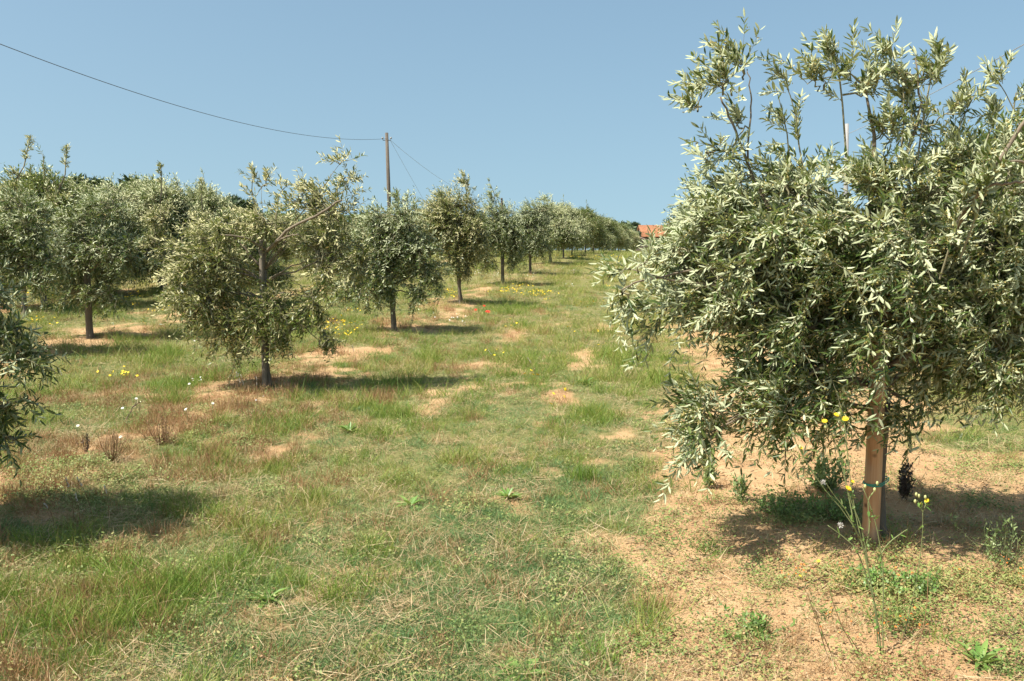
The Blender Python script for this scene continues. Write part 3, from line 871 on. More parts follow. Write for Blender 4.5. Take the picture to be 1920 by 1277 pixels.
# tall shoots of those four trees
def tall_shoot(y, pts, seed, dens=26, rad=.012):
    base = at_depth(pts[0][0], pts[0][1], y)
    x, yy = base[0], base[1]
    fo = Foliage(seed, .09, .022, 'dia', .16)
    loc = np.array([x, yy, float(ground_z(x, yy))])
    P = [at_depth(a, b, y) - loc for a, b in pts]
    root = thing('olive_tree', 'x', 'olive tree', loc)
    r = np.random.default_rng(seed)
    fo.blob(P[0] - np.array([0, 0, .25]), np.array([.38, .4, .3]), 130, .2, .5)
    fo.blob(P[0] - np.array([.1, 0, .75]), np.array([.5, .5, .45]), 170, -.1, .35)
    fo.blob(P[0] - np.array([-.2, 0, 1.2]), np.array([.55, .5, .4]), 150, -.5, .3)
    fo.shoot(P[-2:] if len(P) > 2 else P, dens)
    if len(P) > 3:
        fo.blob(P[1], np.array([.14, .1, .08]), 12, .3, .6)
    V, F = capped_tube(np.array(P), np.linspace(rad * 1.3, rad * .35, len(P)), 6)
    obj('branch', make_mesh('branch', V, F, M_BARK), root)
    trunk_and_limbs(root, 1.0, [(P[0], .03), (P[0] - np.array([.1, 0, .75]), .03)], r, .06)
    fo.build(M_OLIVE_WARM, root, 5, rscale=1.6)
    return root
for y, pts, lab, d in ((17.5, [(28, 352), (32, 333), (45, 312), (58, 252)], 'olive tree whose bare crooked shoot carries a leafy tuft, leftmost against the sky', 18),
                    (18.5, [(108, 362), (122, 328), (125, 278)], 'olive tree with a slanting thin shoot against the sky, right of the crooked one', 18),
                    (20.0, [(300, 388), (303, 350), (302, 312)], 'olive tree with one upright wispy spire beside the dark pine', 18),
                    (22.0, [(380, 402), (378, 370), (379, 340)], 'olive tree with the lowest thin leafy spire, just left of the wide dark tree', 16)):
    t = tall_shoot(y, pts, int(px + y * 10), d)
    t['label'] = lab

# ------------------------------------------------------------------ dark pines behind
def pine(px, py_top, y, w, h, label, seed):
    r = np.random.default_rng(seed)
    top = at_depth(px, py_top, y)
    z0 = float(ground_z(top[0], y))
    H = top[2] - z0
    root = thing('pine_tree', label, 'pine tree', (top[0], y, z0))
    pts = np.array([[0, 0, -.2], [.05, 0, H * .4], [0, .05, H * .75], [0, 0, H * .97]])
    V, F = capped_tube(pts, [.22, .16, .1, .04], 8)
    obj('trunk', make_mesh('trunk', V, F, M_PINEBARK, smooth_shade=True), root)
    nb = 26
    C = []; Rr = []
    br = []
    for k in range(nb):
        f = r.uniform(.35, 1) if h else r.uniform(.3, 1)
        rad = w * (1 - ((f - .55) / .5) ** 2 * .8 if h else (1.05 - f)) * r.uniform(.35, 1)
        a = r.uniform(0, 6.28)
        c = np.array([math.cos(a) * rad, math.sin(a) * rad, H * f * .95])
        C.append(c); Rr.append(w * r.uniform(.22, .38))
        br.append(np.array([[0, 0, H * f * .95 - .5], c * [.5, .5, 1] - [0, 0, .2], c]))
    V, F = tubes(np.array(br), np.tile([.07, .05, .02], (nb, 1)), 5)
    obj('branches', make_mesh('branches', V, F, M_PINEBARK), root)
    n = 260
    B = np.vstack([c + unit(r.normal(size=(n, 3))) * rr * r.uniform(.3, 1, (n, 1)) * np.array([1, 1, .7]) for c, rr in zip(C, Rr)])
    m = len(B)
    V, F, mv = leaves(B, r.normal(size=(m, 3)) + [0, 0, .5], r.normal(size=(m, 3)), r.uniform(.25, .45, m), r.uniform(.08, .14, m), r.normal(0, .1, m), 'dia')
    obj('foliage', make_mesh('foliage', V, F, M_PINE, {'rnd': np.repeat(r.uniform(size=m), mv)}), root, kind='stuff')
pine(158, 338, 48, 1.6, True, 'dark pine showing just left of the bushy grey olive tree top', 501)
pine(198, 348, 52, 1.6, True, 'dark pine hidden behind the top of the bushy grey olive tree', 506)
pine(258, 342, 47, 1.5, True, 'darkest pine, round topped, between two olive spires', 502)
pine(345, 376, 55, 1.6, True, 'low dark pine behind the thin leafy spires', 503)
pine(411, 382, 55, 1.2, True, 'small dark pine top left of the wide dark olive tree', 504)
pine(438, 374, 55, 1.5, True, 'broad dark pine top just left of the wide dark olive tree', 505)
pine(1176, 420, 150, 2.6, True, 'rounded dark pine at the end of the row beside the house', 511)
pine(1189, 419, 152, 1.8, False, 'pointed dark cypress like pine next to the orange roof', 512)
pine(1195, 421, 156, 1.6, False, 'slim pointed pine touching the orange roof', 513)
pine(1182, 436, 140, 2.4, True, 'low dark pine in front of the pointed ones by the house', 514)

# far-off wood closing the view behind the rows
r = np.random.default_rng(77)
n = 26000
xx = r.uniform(-135, 15.5, n); yy = 128 + r.uniform(-6, 6, n) - .15 * np.abs(xx)
top = 2.6 + 3.0 * fbm(xx * .12, yy * 0 + 3, 71, 4) * (1 - smooth(-30, 6, xx)) + 1.0
hh = top * r.uniform(0, 1, n) ** .6
B = np.stack([xx, yy, ground_z(xx, yy) + hh], -1)
V, F, mv = leaves(B, r.normal(size=(n, 3)), r.normal(size=(n, 3)), r.uniform(.5, .9, n), r.uniform(.25, .45, n), np.zeros(n), 'dia')
wo = obj('distant_wood', make_mesh('distant_wood', V, F, M_WOODLAND, {'rnd': np.repeat(r.uniform(size=n), mv)}), kind='stuff')
wo['label'] = 'green wood closing the view far behind the olive rows'; wo['category'] = 'wood'

# ------------------------------------------------------------------ house and shed at the end of the lane
def box(x0, x1, y0, y1, z0, z1):
    V = np.array([[x0, y0, z0], [x1, y0, z0], [x1, y1, z0], [x0, y1, z0], [x0, y0, z1], [x1, y0, z1], [x1, y1, z1], [x0, y1, z1]], float)
    F = np.array([[0, 3, 2, 1], [4, 5, 6, 7], [0, 1, 5, 4], [1, 2, 6, 5], [2, 3, 7, 6], [3, 0, 4, 7]])
    return V, F
def join(parts):
    Vs, Fs, o = [], [], 0
    for v, f in parts:
        Vs.append(v); Fs.append(f + o); o += len(v)
    return np.vstack(Vs), np.vstack(Fs)
def slab(a, b, c, d, t):
    """a thick quad: four corners, thickness t downwards along its normal"""
    P = np.array([a, b, c, d], float)
    nn = unit(np.cross(P[1] - P[0], P[3] - P[0]))
    V = np.vstack([P, P - nn * t])
    F = np.array([[0, 1, 2, 3], [7, 6, 5, 4], [0, 4, 5, 1], [1, 5, 6, 2], [2, 6, 7, 3], [3, 7, 4, 0]])
    return V, F
def tile_mat(name, c1, c2):
    m, nt, out = new_mat(name)
    tc = N(nt, 'ShaderNodeTexCoord')
    w = N(nt, 'ShaderNodeTexWave', Scale=5.0, Distortion=.6); nt.links.new(tc.outputs['Object'], w.inputs[0])
    n1 = N(nt, 'ShaderNodeTexNoise', Scale=2.2, Detail=6.0); nt.links.new(tc.outputs['Object'], n1.inputs['Vector'])
    c = ramp(nt, n1.outputs[0], [(.3, c1), (.7, c2)])
    c = mixc(nt, ramp(nt, w.outputs[0], [(0, (.35, .35, .35)), (.3, (0, 0, 0))]), c, tuple(v * .5 for v in c1))
    p = N(nt, 'ShaderNodeBsdfPrincipled', Roughness=.85); nt.links.new(c, p.inputs['Base Color'])
    b = N(nt, 'ShaderNodeBump', Strength=.6, Distance=.05); nt.links.new(w.outputs[0], b.inputs['Height']); nt.links.new(b.outputs[0], p.inputs['Normal'])
    nt.links.new(p.outputs[0], out.inputs[0]); return m
M_TILE = tile_mat('terracotta_tiles', (.30, .115, .05), (.43, .19, .09))
M_TILE_OLD = tile_mat('old_brown_tiles', (.17, .11, .09), (.30, .21, .17))
M_PLASTER = plain('grey_plaster', (.26, .245, .25), .9, .1, .15, 1.2)
M_DARKWALL = plain('dark_weathered_wall', (.12, .095, .08), .9, .1, .2, 2)
M_SHUTTER = plain('dark_shutter', (.06, .05, .04), .6, .3)
hy = 142.0
a = at_depth(1197, 422, hy)                        # ridge end
hx, hz = a[0], a[2]
g0 = float(ground_z(hx, hy))
house = thing('house', 'house with an orange tiled roof at the far end of the grass lane', 'house', (hx, hy, g0))
rz = hz - g0; ez = rz - 1.65; Wd = 9.0; Dp = 3.4
V, F = join([box(.25, Wd - .25, -Dp + .3, Dp - .3, -.5, ez)])
gV = np.array([[.25, -Dp + .3, ez], [.25, Dp - .3, ez], [.25, 0, rz - .2], [.5, -Dp + .3, ez], [.5, Dp - .3, ez], [.5, 0, rz - .2]], float)
obj('wall', make_mesh('wall', V, F, M_PLASTER), house)
gF = np.array([[0, 2, 1], [3, 4, 5], [0, 3, 5], [0, 5, 2], [1, 2, 5], [1, 5, 4]])
obj('gable', make_mesh('gable', gV, gF, M_PLASTER), house)
obj('gable', make_mesh('gable', gV + np.array([Wd - .75, 0, 0]), gF, M_PLASTER), house)
V, F = join([slab([0, -Dp - .3, ez - .1], [Wd, -Dp - .3, ez - .1], [Wd, 0, rz], [0, 0, rz], .12), slab([Wd, Dp + .3, ez - .1], [0, Dp + .3, ez - .1], [0, 0.003, rz], [Wd, 0.003, rz], .12)])
obj('roof', make_mesh('roof', V, F, M_TILE), house)
for wx in (2.0, 5.6):
    fr = obj('window', make_mesh('window', *join([box(wx, wx + .9, -Dp + .22, -Dp + .3, ez - 1.6, ez - .5)]), M_SHUTTER), house)
    obj('sill', make_mesh('sill', *box(wx - .1, wx + 1.0, -Dp + .12, -Dp + .3, ez - 1.7, ez - 1.603), M_PLASTER), fr)
obj('door', make_mesh('door', *box(3.8, 4.7, -Dp + .22, -Dp + .3, -.2, min(2.1, ez - .4)), M_SHUTTER), house)
sy = 118.0
a = at_depth(1198, 445.5, sy); e2 = at_depth(1243, 461, sy); e1 = at_depth(1186, 451.5, sy)
g0 = float(ground_z(a[0], sy))
shed = thing('shed', 'low shed with an old brown tiled gable roof in front of the house', 'shed', (a[0], sy, g0))
ap = a[2] - g0; xr = e2[0] - a[0]; zr = e2[2] - g0; xl = e1[0] - a[0]; zl = e1[2] - g0
zr_ = max(zr, .8)
V, F = join([slab([xl - .1, -.2, zl], [0, -.2, ap], [0, 6, ap], [xl - .1, 6, zl], -.14), slab([0, -.2, ap], [xr, -.2, zr], [xr, 6, zr], [0, 6, ap], -.14)])
obj('roof', make_mesh('roof', V, F, M_TILE_OLD), shed)
wv = np.array([[xl + .1, 0, -.4], [xr - .2, 0, -.4], [xr - .2, 0, zr - .05], [0, 0, ap - .05], [xl + .1, 0, zl - .0]], float)
wv = np.vstack([wv, wv + [0, 5.8, 0]])
M5 = make_mesh('wall', np.vstack([wv]), np.array([[0, 1, 2, 3], [0, 3, 4, 4], [5, 8, 7, 6], [5, 9, 9, 8], [0, 4, 9, 5], [1, 6, 7, 2]])[[0, 2, 4, 5]], M_DARKWALL)
obj('wall', M5, shed)

# ------------------------------------------------------------------ poles and wires
def pole(px_top, py_top, y, rad, label, mat, px_bot=None, fit=True):
    t = at_depth(px_top, py_top, y)
    z0 = float(ground_z(t[0], y)); H = t[2] - z0
    bx = (at_depth(px_bot, 470, y)[0] - t[0]) if px_bot is not None else 0
    root = thing('utility_pole', label, 'utility pole', (t[0] + bx, y, z0))
    pts = np.array([[0, 0, -.3], [-bx * .5, 0, H * .5], [-bx, 0, H]])
    V, F = capped_tube(pts, [rad * 1.25, rad * 1.1, rad * .9], 14)
    obj('shaft', make_mesh('shaft', V, F, mat, smooth_shade=True), root)
    if fit:
        for s in (-1, 1):
            V, F = capped_tube(np.array([[-bx + s * rad * .6, 0, H - .35], [-bx + s * (rad + .09), 0, H - .35], [-bx + s * (rad + .12), 0, H - .27]]), [.018, .018, .012], 8)
            obj('hook', make_mesh('hook', V, F, M_WIRE), root)
            V, F = capped_tube(np.array([[-bx + s * (rad + .12), 0, H - .29], [-bx + s * (rad + .12), 0, H - .24], [-bx + s * (rad + .12), 0, H - .2]]), [.04, .045, .03], 10)
            obj('insulator', make_mesh('insulator', V, F, M_CONCRETE, smooth_shade=True), root)
    return np.array([t[0], y, t[2]])

def wire(name, label, a, b, sag, rad, mat, k=60, twisted=False):
    t = np.linspace(0, 1, k)[:, None]
    a = np.array(a); b = np.array(b)
    P = a * (1 - t) + b * t
    P[:, 2] -= sag * 4 * (t * (1 - t))[:, 0]
    mid = P[0].copy()
    if twisted:
        k2 = 900
        tt = np.linspace(0, 1, k2)[:, None]
        Q = a * (1 - tt) + b * tt; Q[:, 2] -= sag * 4 * (tt * (1 - tt))[:, 0]
        d = unit((b - a)[None])[0]; s1 = unit(np.cross(d, [0, 0, 1.0])[None])[0]; s2 = np.cross(d, s1)
        L = np.linalg.norm(b - a); ph = tt * L / .13 * 2 * math.pi
        PP = np.stack([Q + rad * .8 * (np.cos(ph + o) * s1 + np.sin(ph + o) * s2) for o in (0, math.pi)])
        V, F = tubes(PP - mid, np.full((2, k2), rad * .62), 5)
    else:
        V, F = tubes((P - mid)[None], np.full((1, k), rad), 6)
    o = obj(name, make_mesh(name, V, F, mat, smooth_shade=True), loc=mid)
    o['label'] = label; o['category'] = 'wire'
    return o
py_ = 45.0
ptop = pole(725, 249, py_, .082, 'tall bare wooden utility pole rising behind the second tree of the row', M_POLE, 733)
def wire_px(name, label, pts, rad, mat, Ya, Yb):
    """cable hung between two poles; its sag is measured from three points of the photograph"""
    (x0, y0), (xm, ym), (x1, y1) = pts
    A = at_depth(x0, y0, Ya); Bp = at_depth(x1, y1, Yb)
    # where between the poles the middle point lies
    tl = np.linspace(0, 1, 400)
    best = min(tl, key=lambda t: abs(960 + FPX * (lambda p: p[0] / (p[1] * math.cos(PITCH) - (p[2] - CAMZ) * math.sin(PITCH)))(A * (1 - t) + Bp * t) - xm))
    q = A * (1 - best) + Bp * best
    zm = at_depth(xm, ym, q[1])[2]
    sag = .9
    return wire(name, label, A, Bp, sag, rad, mat)
LP = (-420, -90, 15.0)
pole(-420, -100, 15.0, .09, 'wooden utility pole standing outside the picture on the left', M_POLE)
wire_px('cable', 'long dark cable sagging across the sky from the left to the wooden pole', [(LP[0], LP[1]), (300, 190), (725, 260)], .008, M_WIRE, LP[2], py_)
# guy wires from the pole head, running away behind the trees
A = at_depth(731, 262, py_)
Bq = at_depth(935, 372, 95.0)
wire('cable', 'thin cable running from the wooden pole down towards the far trees', A, Bq, .9, .007, M_WIRE_PALE)
g1 = at_depth(800, 400, 46.0)
wire('guy_wire', 'steep thin guy wire anchored beside the wooden pole', A, np.array([A[0] + 3.0, 46.5, float(ground_z(A[0] + 3.0, 46.5))]), .05, .006, M_WIRE_PALE)
cy_ = 30.0
pole(1588, 232, cy_, .066, 'pale concrete pole behind the top of the near olive tree', M_CONCRETE, 1585, fit=False)
pole(2330, -190, 11.0, .09, 'pale concrete pole standing outside the picture on the right', M_CONCRETE)
wire('cable', 'twisted pale cable coming down across the sky at the upper right', at_depth(1592, 250, cy_), at_depth(2330, -150, 11.0), .12, .0075, M_WIRE_PALE, twisted=True)

# ------------------------------------------------------------------ grass and herbs, instanced on points
def hidden_collection(name, meshes):
    c = bpy.data.collections.new(name)
    for i, me in enumerate(meshes):
        o = bpy.data.objects.new('%s_%02d' % (name, i), me)
        c.objects.link(o)
    return c

def scatter(name, label, cat, P, rot, scl, idx, tint, coll):
    me = bpy.data.meshes.new(name)
    me.vertices.add(len(P)); me.vertices.foreach_set('co', np.ascontiguousarray(P, dtype=np.float32).ravel())
    for an, tp, v, key in (('rot', 'FLOAT_VECTOR', rot, 'vector'), ('scl', 'FLOAT', scl, 'value'), ('idx', 'INT', idx, 'value'), ('tint', 'FLOAT', tint, 'value')):
        at = me.attributes.new(an, tp, 'POINT')
        at.data.foreach_set(key, np.ascontiguousarray(v, dtype=np.int32 if tp == 'INT' else np.float32).ravel())
    o = obj(name, me, kind='stuff')
    o['label'] = label; o['category'] = cat
    ng = bpy.data.node_groups.new(name + '_scatter', 'GeometryNodeTree')
    ng.interface.new_socket('Geometry', in_out='INPUT', socket_type='NodeSocketGeometry')
    ng.interface.new_socket('Geometry', in_out='OUTPUT', socket_type='NodeSocketGeometry')
    gi = ng.nodes.new('NodeGroupInput'); go = ng.nodes.new('NodeGroupOutput')
    iop = ng.nodes.new('GeometryNodeInstanceOnPoints')
    ci = ng.nodes.new('GeometryNodeCollectionInfo')
    ci.inputs['Collection'].default_value = coll
    ci.inputs['Separate Children'].default_value = True
    ci.inputs['Reset Children'].default_value = True
    iop.inputs['Pick Instance'].default_value = True
    def attr(nm, tp):
        n = ng.nodes.new('GeometryNodeInputNamedAttribute'); n.data_type = tp; n.inputs[0].default_value = nm
        return n.outputs[0]
    ng.links.new(gi.outputs[0], iop.inputs['Points'])
    ng.links.new(ci.outputs[0], iop.inputs['Instance'])
    ng.links.new(attr('idx', 'INT'), iop.inputs['Instance Index'])
    e2r = ng.nodes.new('FunctionNodeEulerToRotation')
    ng.links.new(attr('rot', 'FLOAT_VECTOR'), e2r.inputs[0])
    ng.links.new(e2r.outputs[0], iop.inputs['Rotation'])
    ng.links.new(attr('scl', 'FLOAT'), iop.inputs['Scale'])
    ng.links.new(iop.outputs[0], go.inputs[0])
    md = o.modifiers.new('scatter', 'NODES'); md.node_group = ng
    return o

def blades(r, n, spread, L, W, lean, droop, segs=3):
    """curved tapering blades, (verts, tris, rnd)"""
    a = r.uniform(0, 2 * math.pi, n)
    B = np.stack([r.normal(0, spread, n), r.normal(0, spread, n), np.full(n, -.01)], -1)
    d = np.stack([np.cos(a), np.sin(a), np.zeros(n)], -1)
    ln = np.abs(r.normal(lean, lean * .5 + .05, n))
    D = unit(d * ln[:, None] + np.array([0, 0, 1.0]))
    LL = r.uniform(L[0], L[1], n)
    S = unit(np.cross(D, r.normal(size=(n, 3))))
    t = np.linspace(0, 1, segs + 1)
    w = np.array([1, .85, .55, 0])[:segs + 1] if segs == 3 else np.array([1, .6, 0])
    C = B[:, None] + D[:, None] * (LL[:, None] * t)[:, :, None] + (d[:, None] * .5 - np.array([0, 0, .7])) * (LL * np.abs(r.normal(droop, droop * .5, n)))[:, None, None] * (t ** 2)[None, :, None]
    W_ = r.uniform(W[0], W[1], n)
    lft = C[:, :-1] + S[:, None] * (W_[:, None] * w[:-1])[:, :, None] * .5
    rgt = C[:, :-1] - S[:, None] * (W_[:, None] * w[:-1])[:, :, None] * .5
    Vv = np.concatenate([lft, rgt, C[:, -1:]], 1)
    m = 2 * segs + 1
    tf = []
    for k in range(segs - 1):
        tf += [[k, segs + k, segs + k + 1], [k, segs + k + 1, k + 1]]
    tf += [[segs - 1, 2 * segs - 1, 2 * segs]]
    F = (np.arange(n)[:, None, None] * m + np.array(tf)[None]).reshape(-1, 3)
    return Vv.reshape(-1, 3), F, np.repeat(r.uniform(size=n), m)

def tuft_mesh(name, r, parts, mat):
    Vs, Fs, Rs, o = [], [], [], 0
    for v, f, rn in parts:
        Vs.append(v); Fs.append(f + o); Rs.append(rn); o += len(v)
    return make_mesh(name, np.vstack(Vs), np.vstack(Fs), mat, {'rnd': np.concatenate(Rs)})

def lying(r, n, spread, L, W):
    """stalks lying on the soil"""
    B = np.stack([r.normal(0, spread, n), r.normal(0, spread, n), r.uniform(.002, .02, n)], -1)
    a = r.uniform(0, 6.28, n)
    D = np.stack([np.cos(a), np.sin(a), r.normal(0, .12, n)], -1)
    V, F, m = leaves(B, D, np.stack([r.normal(0, .3, n), r.normal(0, .3, n), np.ones(n)], -1), r.uniform(L[0], L[1], n), r.uniform(W[0], W[1], n), r.normal(0, .12, n), 'flat')
    return V, F, np.repeat(r.uniform(size=n), m)

r = np.random.default_rng(5)
T_short = hidden_collection('short_tuft', [tuft_mesh('short_tuft', r, [blades(r, 60, .055, (.025, .075), (.0022, .0042), .8, .35), blades(r, 14, .06, (.03, .07), (.002, .0035), 1.6, .3)], M_SHORT) for _ in range(6)])
T_tall = hidden_collection('tall_tuft', [tuft_mesh('tall_tuft', r, [blades(r, 30, .045, (.06, .19), (.0018, .0036), .42, .28), blades(r, 20, .06, (.03, .10), (.0018, .0034), .9, .35)], M_TALL) for _ in range(7)])
T_dry = hidden_collection('dry_tuft', [tuft_mesh('dry_tuft', r, [blades(r, 16, .05, (.05, .20), (.0016, .003), .7, .35), lying(r, 22, .09, (.04, .16), (.0018, .0035))], M_DRY) for _ in range(5)])
T_straw = hidden_collection('straw_patch', [tuft_mesh('straw_patch', r, [lying(r, 44, .10, (.03, .16), (.0015, .0034))], M_DRY) for _ in range(5)])
T_rust = hidden_collection('rusty_tuft', [tuft_mesh('rusty_tuft', r, [blades(r, 40, .045, (.05, .17), (.002, .004), .45, .1), lying(r, 10, .07, (.02, .06), (.004, .008))], M_RUSTY) for _ in range(4)])
def herb(r, n, spread, h):
    B = np.stack([r.normal(0, spread, n), r.normal(0, spread, n), r.uniform(0, h, n)], -1)
    a = r.uniform(0, 6.28, n)
    D = np.stack([np.cos(a), np.sin(a), r.uniform(-.1, .8, n)], -1)
    V, F, m = leaves(B, D, np.stack([r.normal(0, .35, n), r.normal(0, .35, n), np.ones(n)], -1), r.uniform(.008, .020, n), r.uniform(.005, .010, n), r.normal(.1, .15, n), 'flat')
    return V, F, np.repeat(r.uniform(size=n), m)
T_herb = hidden_collection('herb_patch', [tuft_mesh('herb_patch', r, [herb(r, 95, .06, .05), blades(r, 8, .05, (.03, .08), (.001, .002), .7, .2)], M_HERB) for _ in range(5)])

def frustum_points(r, n, y0, y1, power=1.0, margin=.6):
    """points on the ground, denser near the camera"""
    q = r.uniform(size=n)
    y = (y0 ** (1 - power) + q * (y1 ** (1 - power) - y0 ** (1 - power))) ** (1 / (1 - power)) if power != 1 else y0 * (y1 / y0) ** q
    half = y * 960 / FPX + margin + .05 * y
    x = r.uniform(-1, 1, n) * half
    return x, y

def do_scatter(name, label, cat, coll, count, n, y0, y1, dens, scl, tintf, seed, power=.6, tilt=.12, grow=.0):
    r = np.random.default_rng(seed)
    x, y = frustum_points(r, n, y0, y1, power)
    u = x - .1714 * y
    p = dens(x, y, u)
    k = r.uniform(size=n) < p
    x, y, u = x[k], y[k], u[k]; m = len(x)
    P = np.stack([x, y, ground_z(x, y) - .003], -1)
    rot = np.stack([r.normal(0, tilt, m), r.normal(0, tilt, m), r.uniform(0, 6.28, m)], -1)
    s = r.uniform(scl[0], scl[1], m) * (1 + grow * np.clip(y - 8, 0, 30))
    if name == 'meadow_grass':
        s *= (.42 + .95 * smooth(.42, .66, fbm(x * 2.6, y * 2.6, 55))) * (.85 + .38 * smooth(7, 11, y))
    print(name, m)
    return scatter(name, label, cat, P, rot, s, r.integers(0, count, m), np.clip(tintf(x, y, u) + r.normal(0, .2, m), 0, 1), coll)

def near_soil(x, y):
    return 1 - soil_share(x, y)
def lane(u):
    return np.exp(-np.abs((u + 1.7) / 1.9) ** 4)
def d_short(x, y, u):
    c = near_soil(x, y)
    m = np.exp(-((u + .95) / .85) ** 2) * (1 - smooth(6.5, 8.5, y))
    return np.clip(c * (.40 + .6 * m + .7 * (fbm(x * 1.3, y * 1.3, 61) - .4)), 0, 1) + .02
def d_tall(x, y, u):
    c = near_soil(x, y)
    pat = smooth(.47, .57, fbm(x * 2.3, y * 2.3, 63, 4))
    nl = np.exp(-((u + 2.6) / 1.0) ** 2) * (1 - smooth(7, 9, y))
    mat_ = np.exp(-((u + .95) / .62) ** 2) * (1 - smooth(6.2, 7.8, y))
    far = smooth(8, 13, y)
    return np.clip((c * (.08 + .95 * pat + .25 * nl + .55 * far)) * (1 - .93 * mat_), 0, 1) + .006
def tint_short(x, y, u):
    m = np.exp(-((u + .95) / .9) ** 2) * (1 - smooth(6.5, 8.5, y))
    return .34 - .26 * m + 1.1 * (fbm(x * .9, y * .9, 65) - .42)
def tint_tall(x, y, u):
    return .22 + 1.5 * (fbm(x * .8, y * .8, 67) - .42) + .1 * smooth(10, 20, y)
def d_dry(x, y, u):
    c = near_soil(x, y)
    return np.clip((.16 + .55 * (1 - np.abs(c - .5) * 2) + .9 * (fbm(x * 1.6, y * 1.6, 69) - .45)) * (.25 + .75 * c), 0, 1)
def d_straw(x, y, u):
    s = 1 - near_soil(x, y)
    e = np.exp(-((u + .15) / .35) ** 2)
    return np.clip(.04 + .35 * smooth(.54, .66, fbm(x * 1.8, y * 1.8, 73, 4)) * (1 - .6 * s) + .5 * e * s * smooth(.4, .6, fbm(x * 2.5, y * 2.5, 77)), 0, 1)
def d_rust(x, y, u):
    z = np.exp(-((u + 4.9) / 1.0) ** 2) * np.exp(-((y - 8.7) / 1.6) ** 2)
    left = smooth(-1.8, -3.2, u) * (1 - smooth(16, 24, y))
    return np.clip(.5 * left * smooth(.50, .60, fbm(x * 2.2, y * 2.2, 85, 3)) + .05 * smooth(.5, .6, fbm(x * 3, y * 3, 86)) + z * 1.0 * smooth(.38, .55, fbm(x * 1.6, y * 1.6, 75)) + .05 * smooth(.55, .62, fbm(x * 1.4, y * 1.4, 76)) + .25 * smooth(.5, .6, fbm(x * 1.4, y * 1.4, 78)) * np.exp(-((u + 4.49) / 1.1) ** 2), 0, 1)
HERB_SPOTS = [(on_ground(px, py)[:2], rx, ry_, k) for px, py, rx, ry_, k in
              ((1500, 965, .30, .22, 1.0), (1590, 970, .28, .2, .9), (1560, 1090, .40, .14, .55), (1650, 1115, .22, .16, .95), (1740, 1105, .3, .14, .8), (1860, 1080, .3, .16, .6),
               (1640, 1060, .35, .12, .3), (1430, 1080, .25, .2, .3), (1410, 1195, .12, .09, .9), (1830, 1240, .14, .12, .9), (1500, 1250, .3, .12, .25), (1780, 940, .3, .2, .5), (1330, 960, .2, .15, .4), (1880, 870, .5, .4, .6),
               (1700, 1225, .12, .1, .5), (60, 930, .5, .25, .7), (150, 900, .4, .25, .5), (1150, 1230, .25, .15, .4))]
def d_herb(x, y, u):
    k = np.zeros_like(x)
    for c, rx, ry_, a in HERB_SPOTS:
        k = np.maximum(k, a * np.exp(-((x - c[0]) / rx) ** 2 - ((y - c[1]) / ry_) ** 2))
    s = np.maximum(.17 * np.exp(-((u - 1.2) / 1.4) ** 2), .5 * np.exp(-((u + 4.6) / .9) ** 2))
    return np.clip(k * smooth(.30, .52, fbm(x * 5, y * 5, 83)) + s * smooth(.54, .64, fbm(x * 2.3, y * 2.3, 79, 4)) + .03, 0, 1)

do_scatter('short_grass', 'short blue green couch grass matted over the middle of the lane', 'grass', T_short, 6, 30000, 3.2, 24, d_short, (.7, 1.3), tint_short, 71, .9, grow=.03)
do_scatter('meadow_grass', 'taller yellow green grass growing in tussocks', 'grass', T_tall, 7, 44000, 3.2, 60, d_tall, (.55, 1.15), tint_tall, 72, .75, grow=.012)
do_scatter('dry_grass', 'dry straw coloured grass among the green', 'dry grass', T_dry, 5, 24000, 3.2, 34, d_dry, (.6, 1.2), lambda x, y, u: .5 + 0 * x, 73, .85, grow=.02)
do_scatter('straw_litter', 'loose straw lying on the sandy soil', 'straw', T_straw, 5, 12000, 3.2, 22, d_straw, (.7, 1.3), lambda x, y, u: .55 + 0 * x, 74, .95, tilt=.04, grow=.02)
do_scatter('rusty_weeds', 'rusty brown dry weeds around the left tree row', 'weeds', T_rust, 4, 20000, 3.6, 34, d_rust, (.6, 1.25), lambda x, y, u: .4 + 0 * x, 75, .7, grow=.01)
do_scatter('ground_cover', 'low creeping herbs with small leaves on the bare soil', 'ground cover', T_herb, 5, 26000, 3.2, 22, d_herb, (.7, 1.4), lambda x, y, u: .3 + 1.2 * (fbm(x * 1.7, y * 1.7, 81) - .4), 76, .9, grow=.02)

def clods(r, n, spread):
    Vs, Fs, o = [], [], 0
    for k in range(n):
        c = np.array([r.normal(0, spread), r.normal(0, spread), 0]); q = abs(r.normal(0, .004)) + .0015
        v = unit(np.array([[1, 0, 0], [0, 1, 0], [-1, 0, 0], [0, -1, 0], [0, 0, 1], [0, 0, -1.0]]) + r.normal(0, .25, (6, 3))) * q * np.array([1, 1, .7]) + c
        f = np.array([[0, 1, 4], [1, 2, 4], [2, 3, 4], [3, 0, 4], [1, 0, 5], [2, 1, 5], [3, 2, 5], [0, 3, 5]])
        Vs.append(v); Fs.append(f + o); o += 6
    return np.vstack(Vs), np.vstack(Fs), np.full(o, .5)
M_CLOD = plain('soil_clod', (.40, .26, .14), .95, .1, .25, 30)
M_FALLEN = leaf_mat('fallen_leaf', [(0, (.16, .10, .05)), (1, (.36, .25, .13))], [(0, (.25, .2, .13)), (1, (.45, .38, .26))], trans=.05)
T_clod = hidden_collection('clod_patch', [tuft_mesh('clod_patch', r, [clods(r, 26, .09)], M_CLOD) for _ in range(4)])
T_fall = hidden_collection('fallen_leaves', [tuft_mesh('fallen_leaves', r, [lying(r, 9, .10, (.03, .06), (.007, .013))], M_FALLEN) for _ in range(4)])
def d_soil(x, y, u):
    return np.clip(1.0 * (1 - near_soil(x, y)), 0, 1)
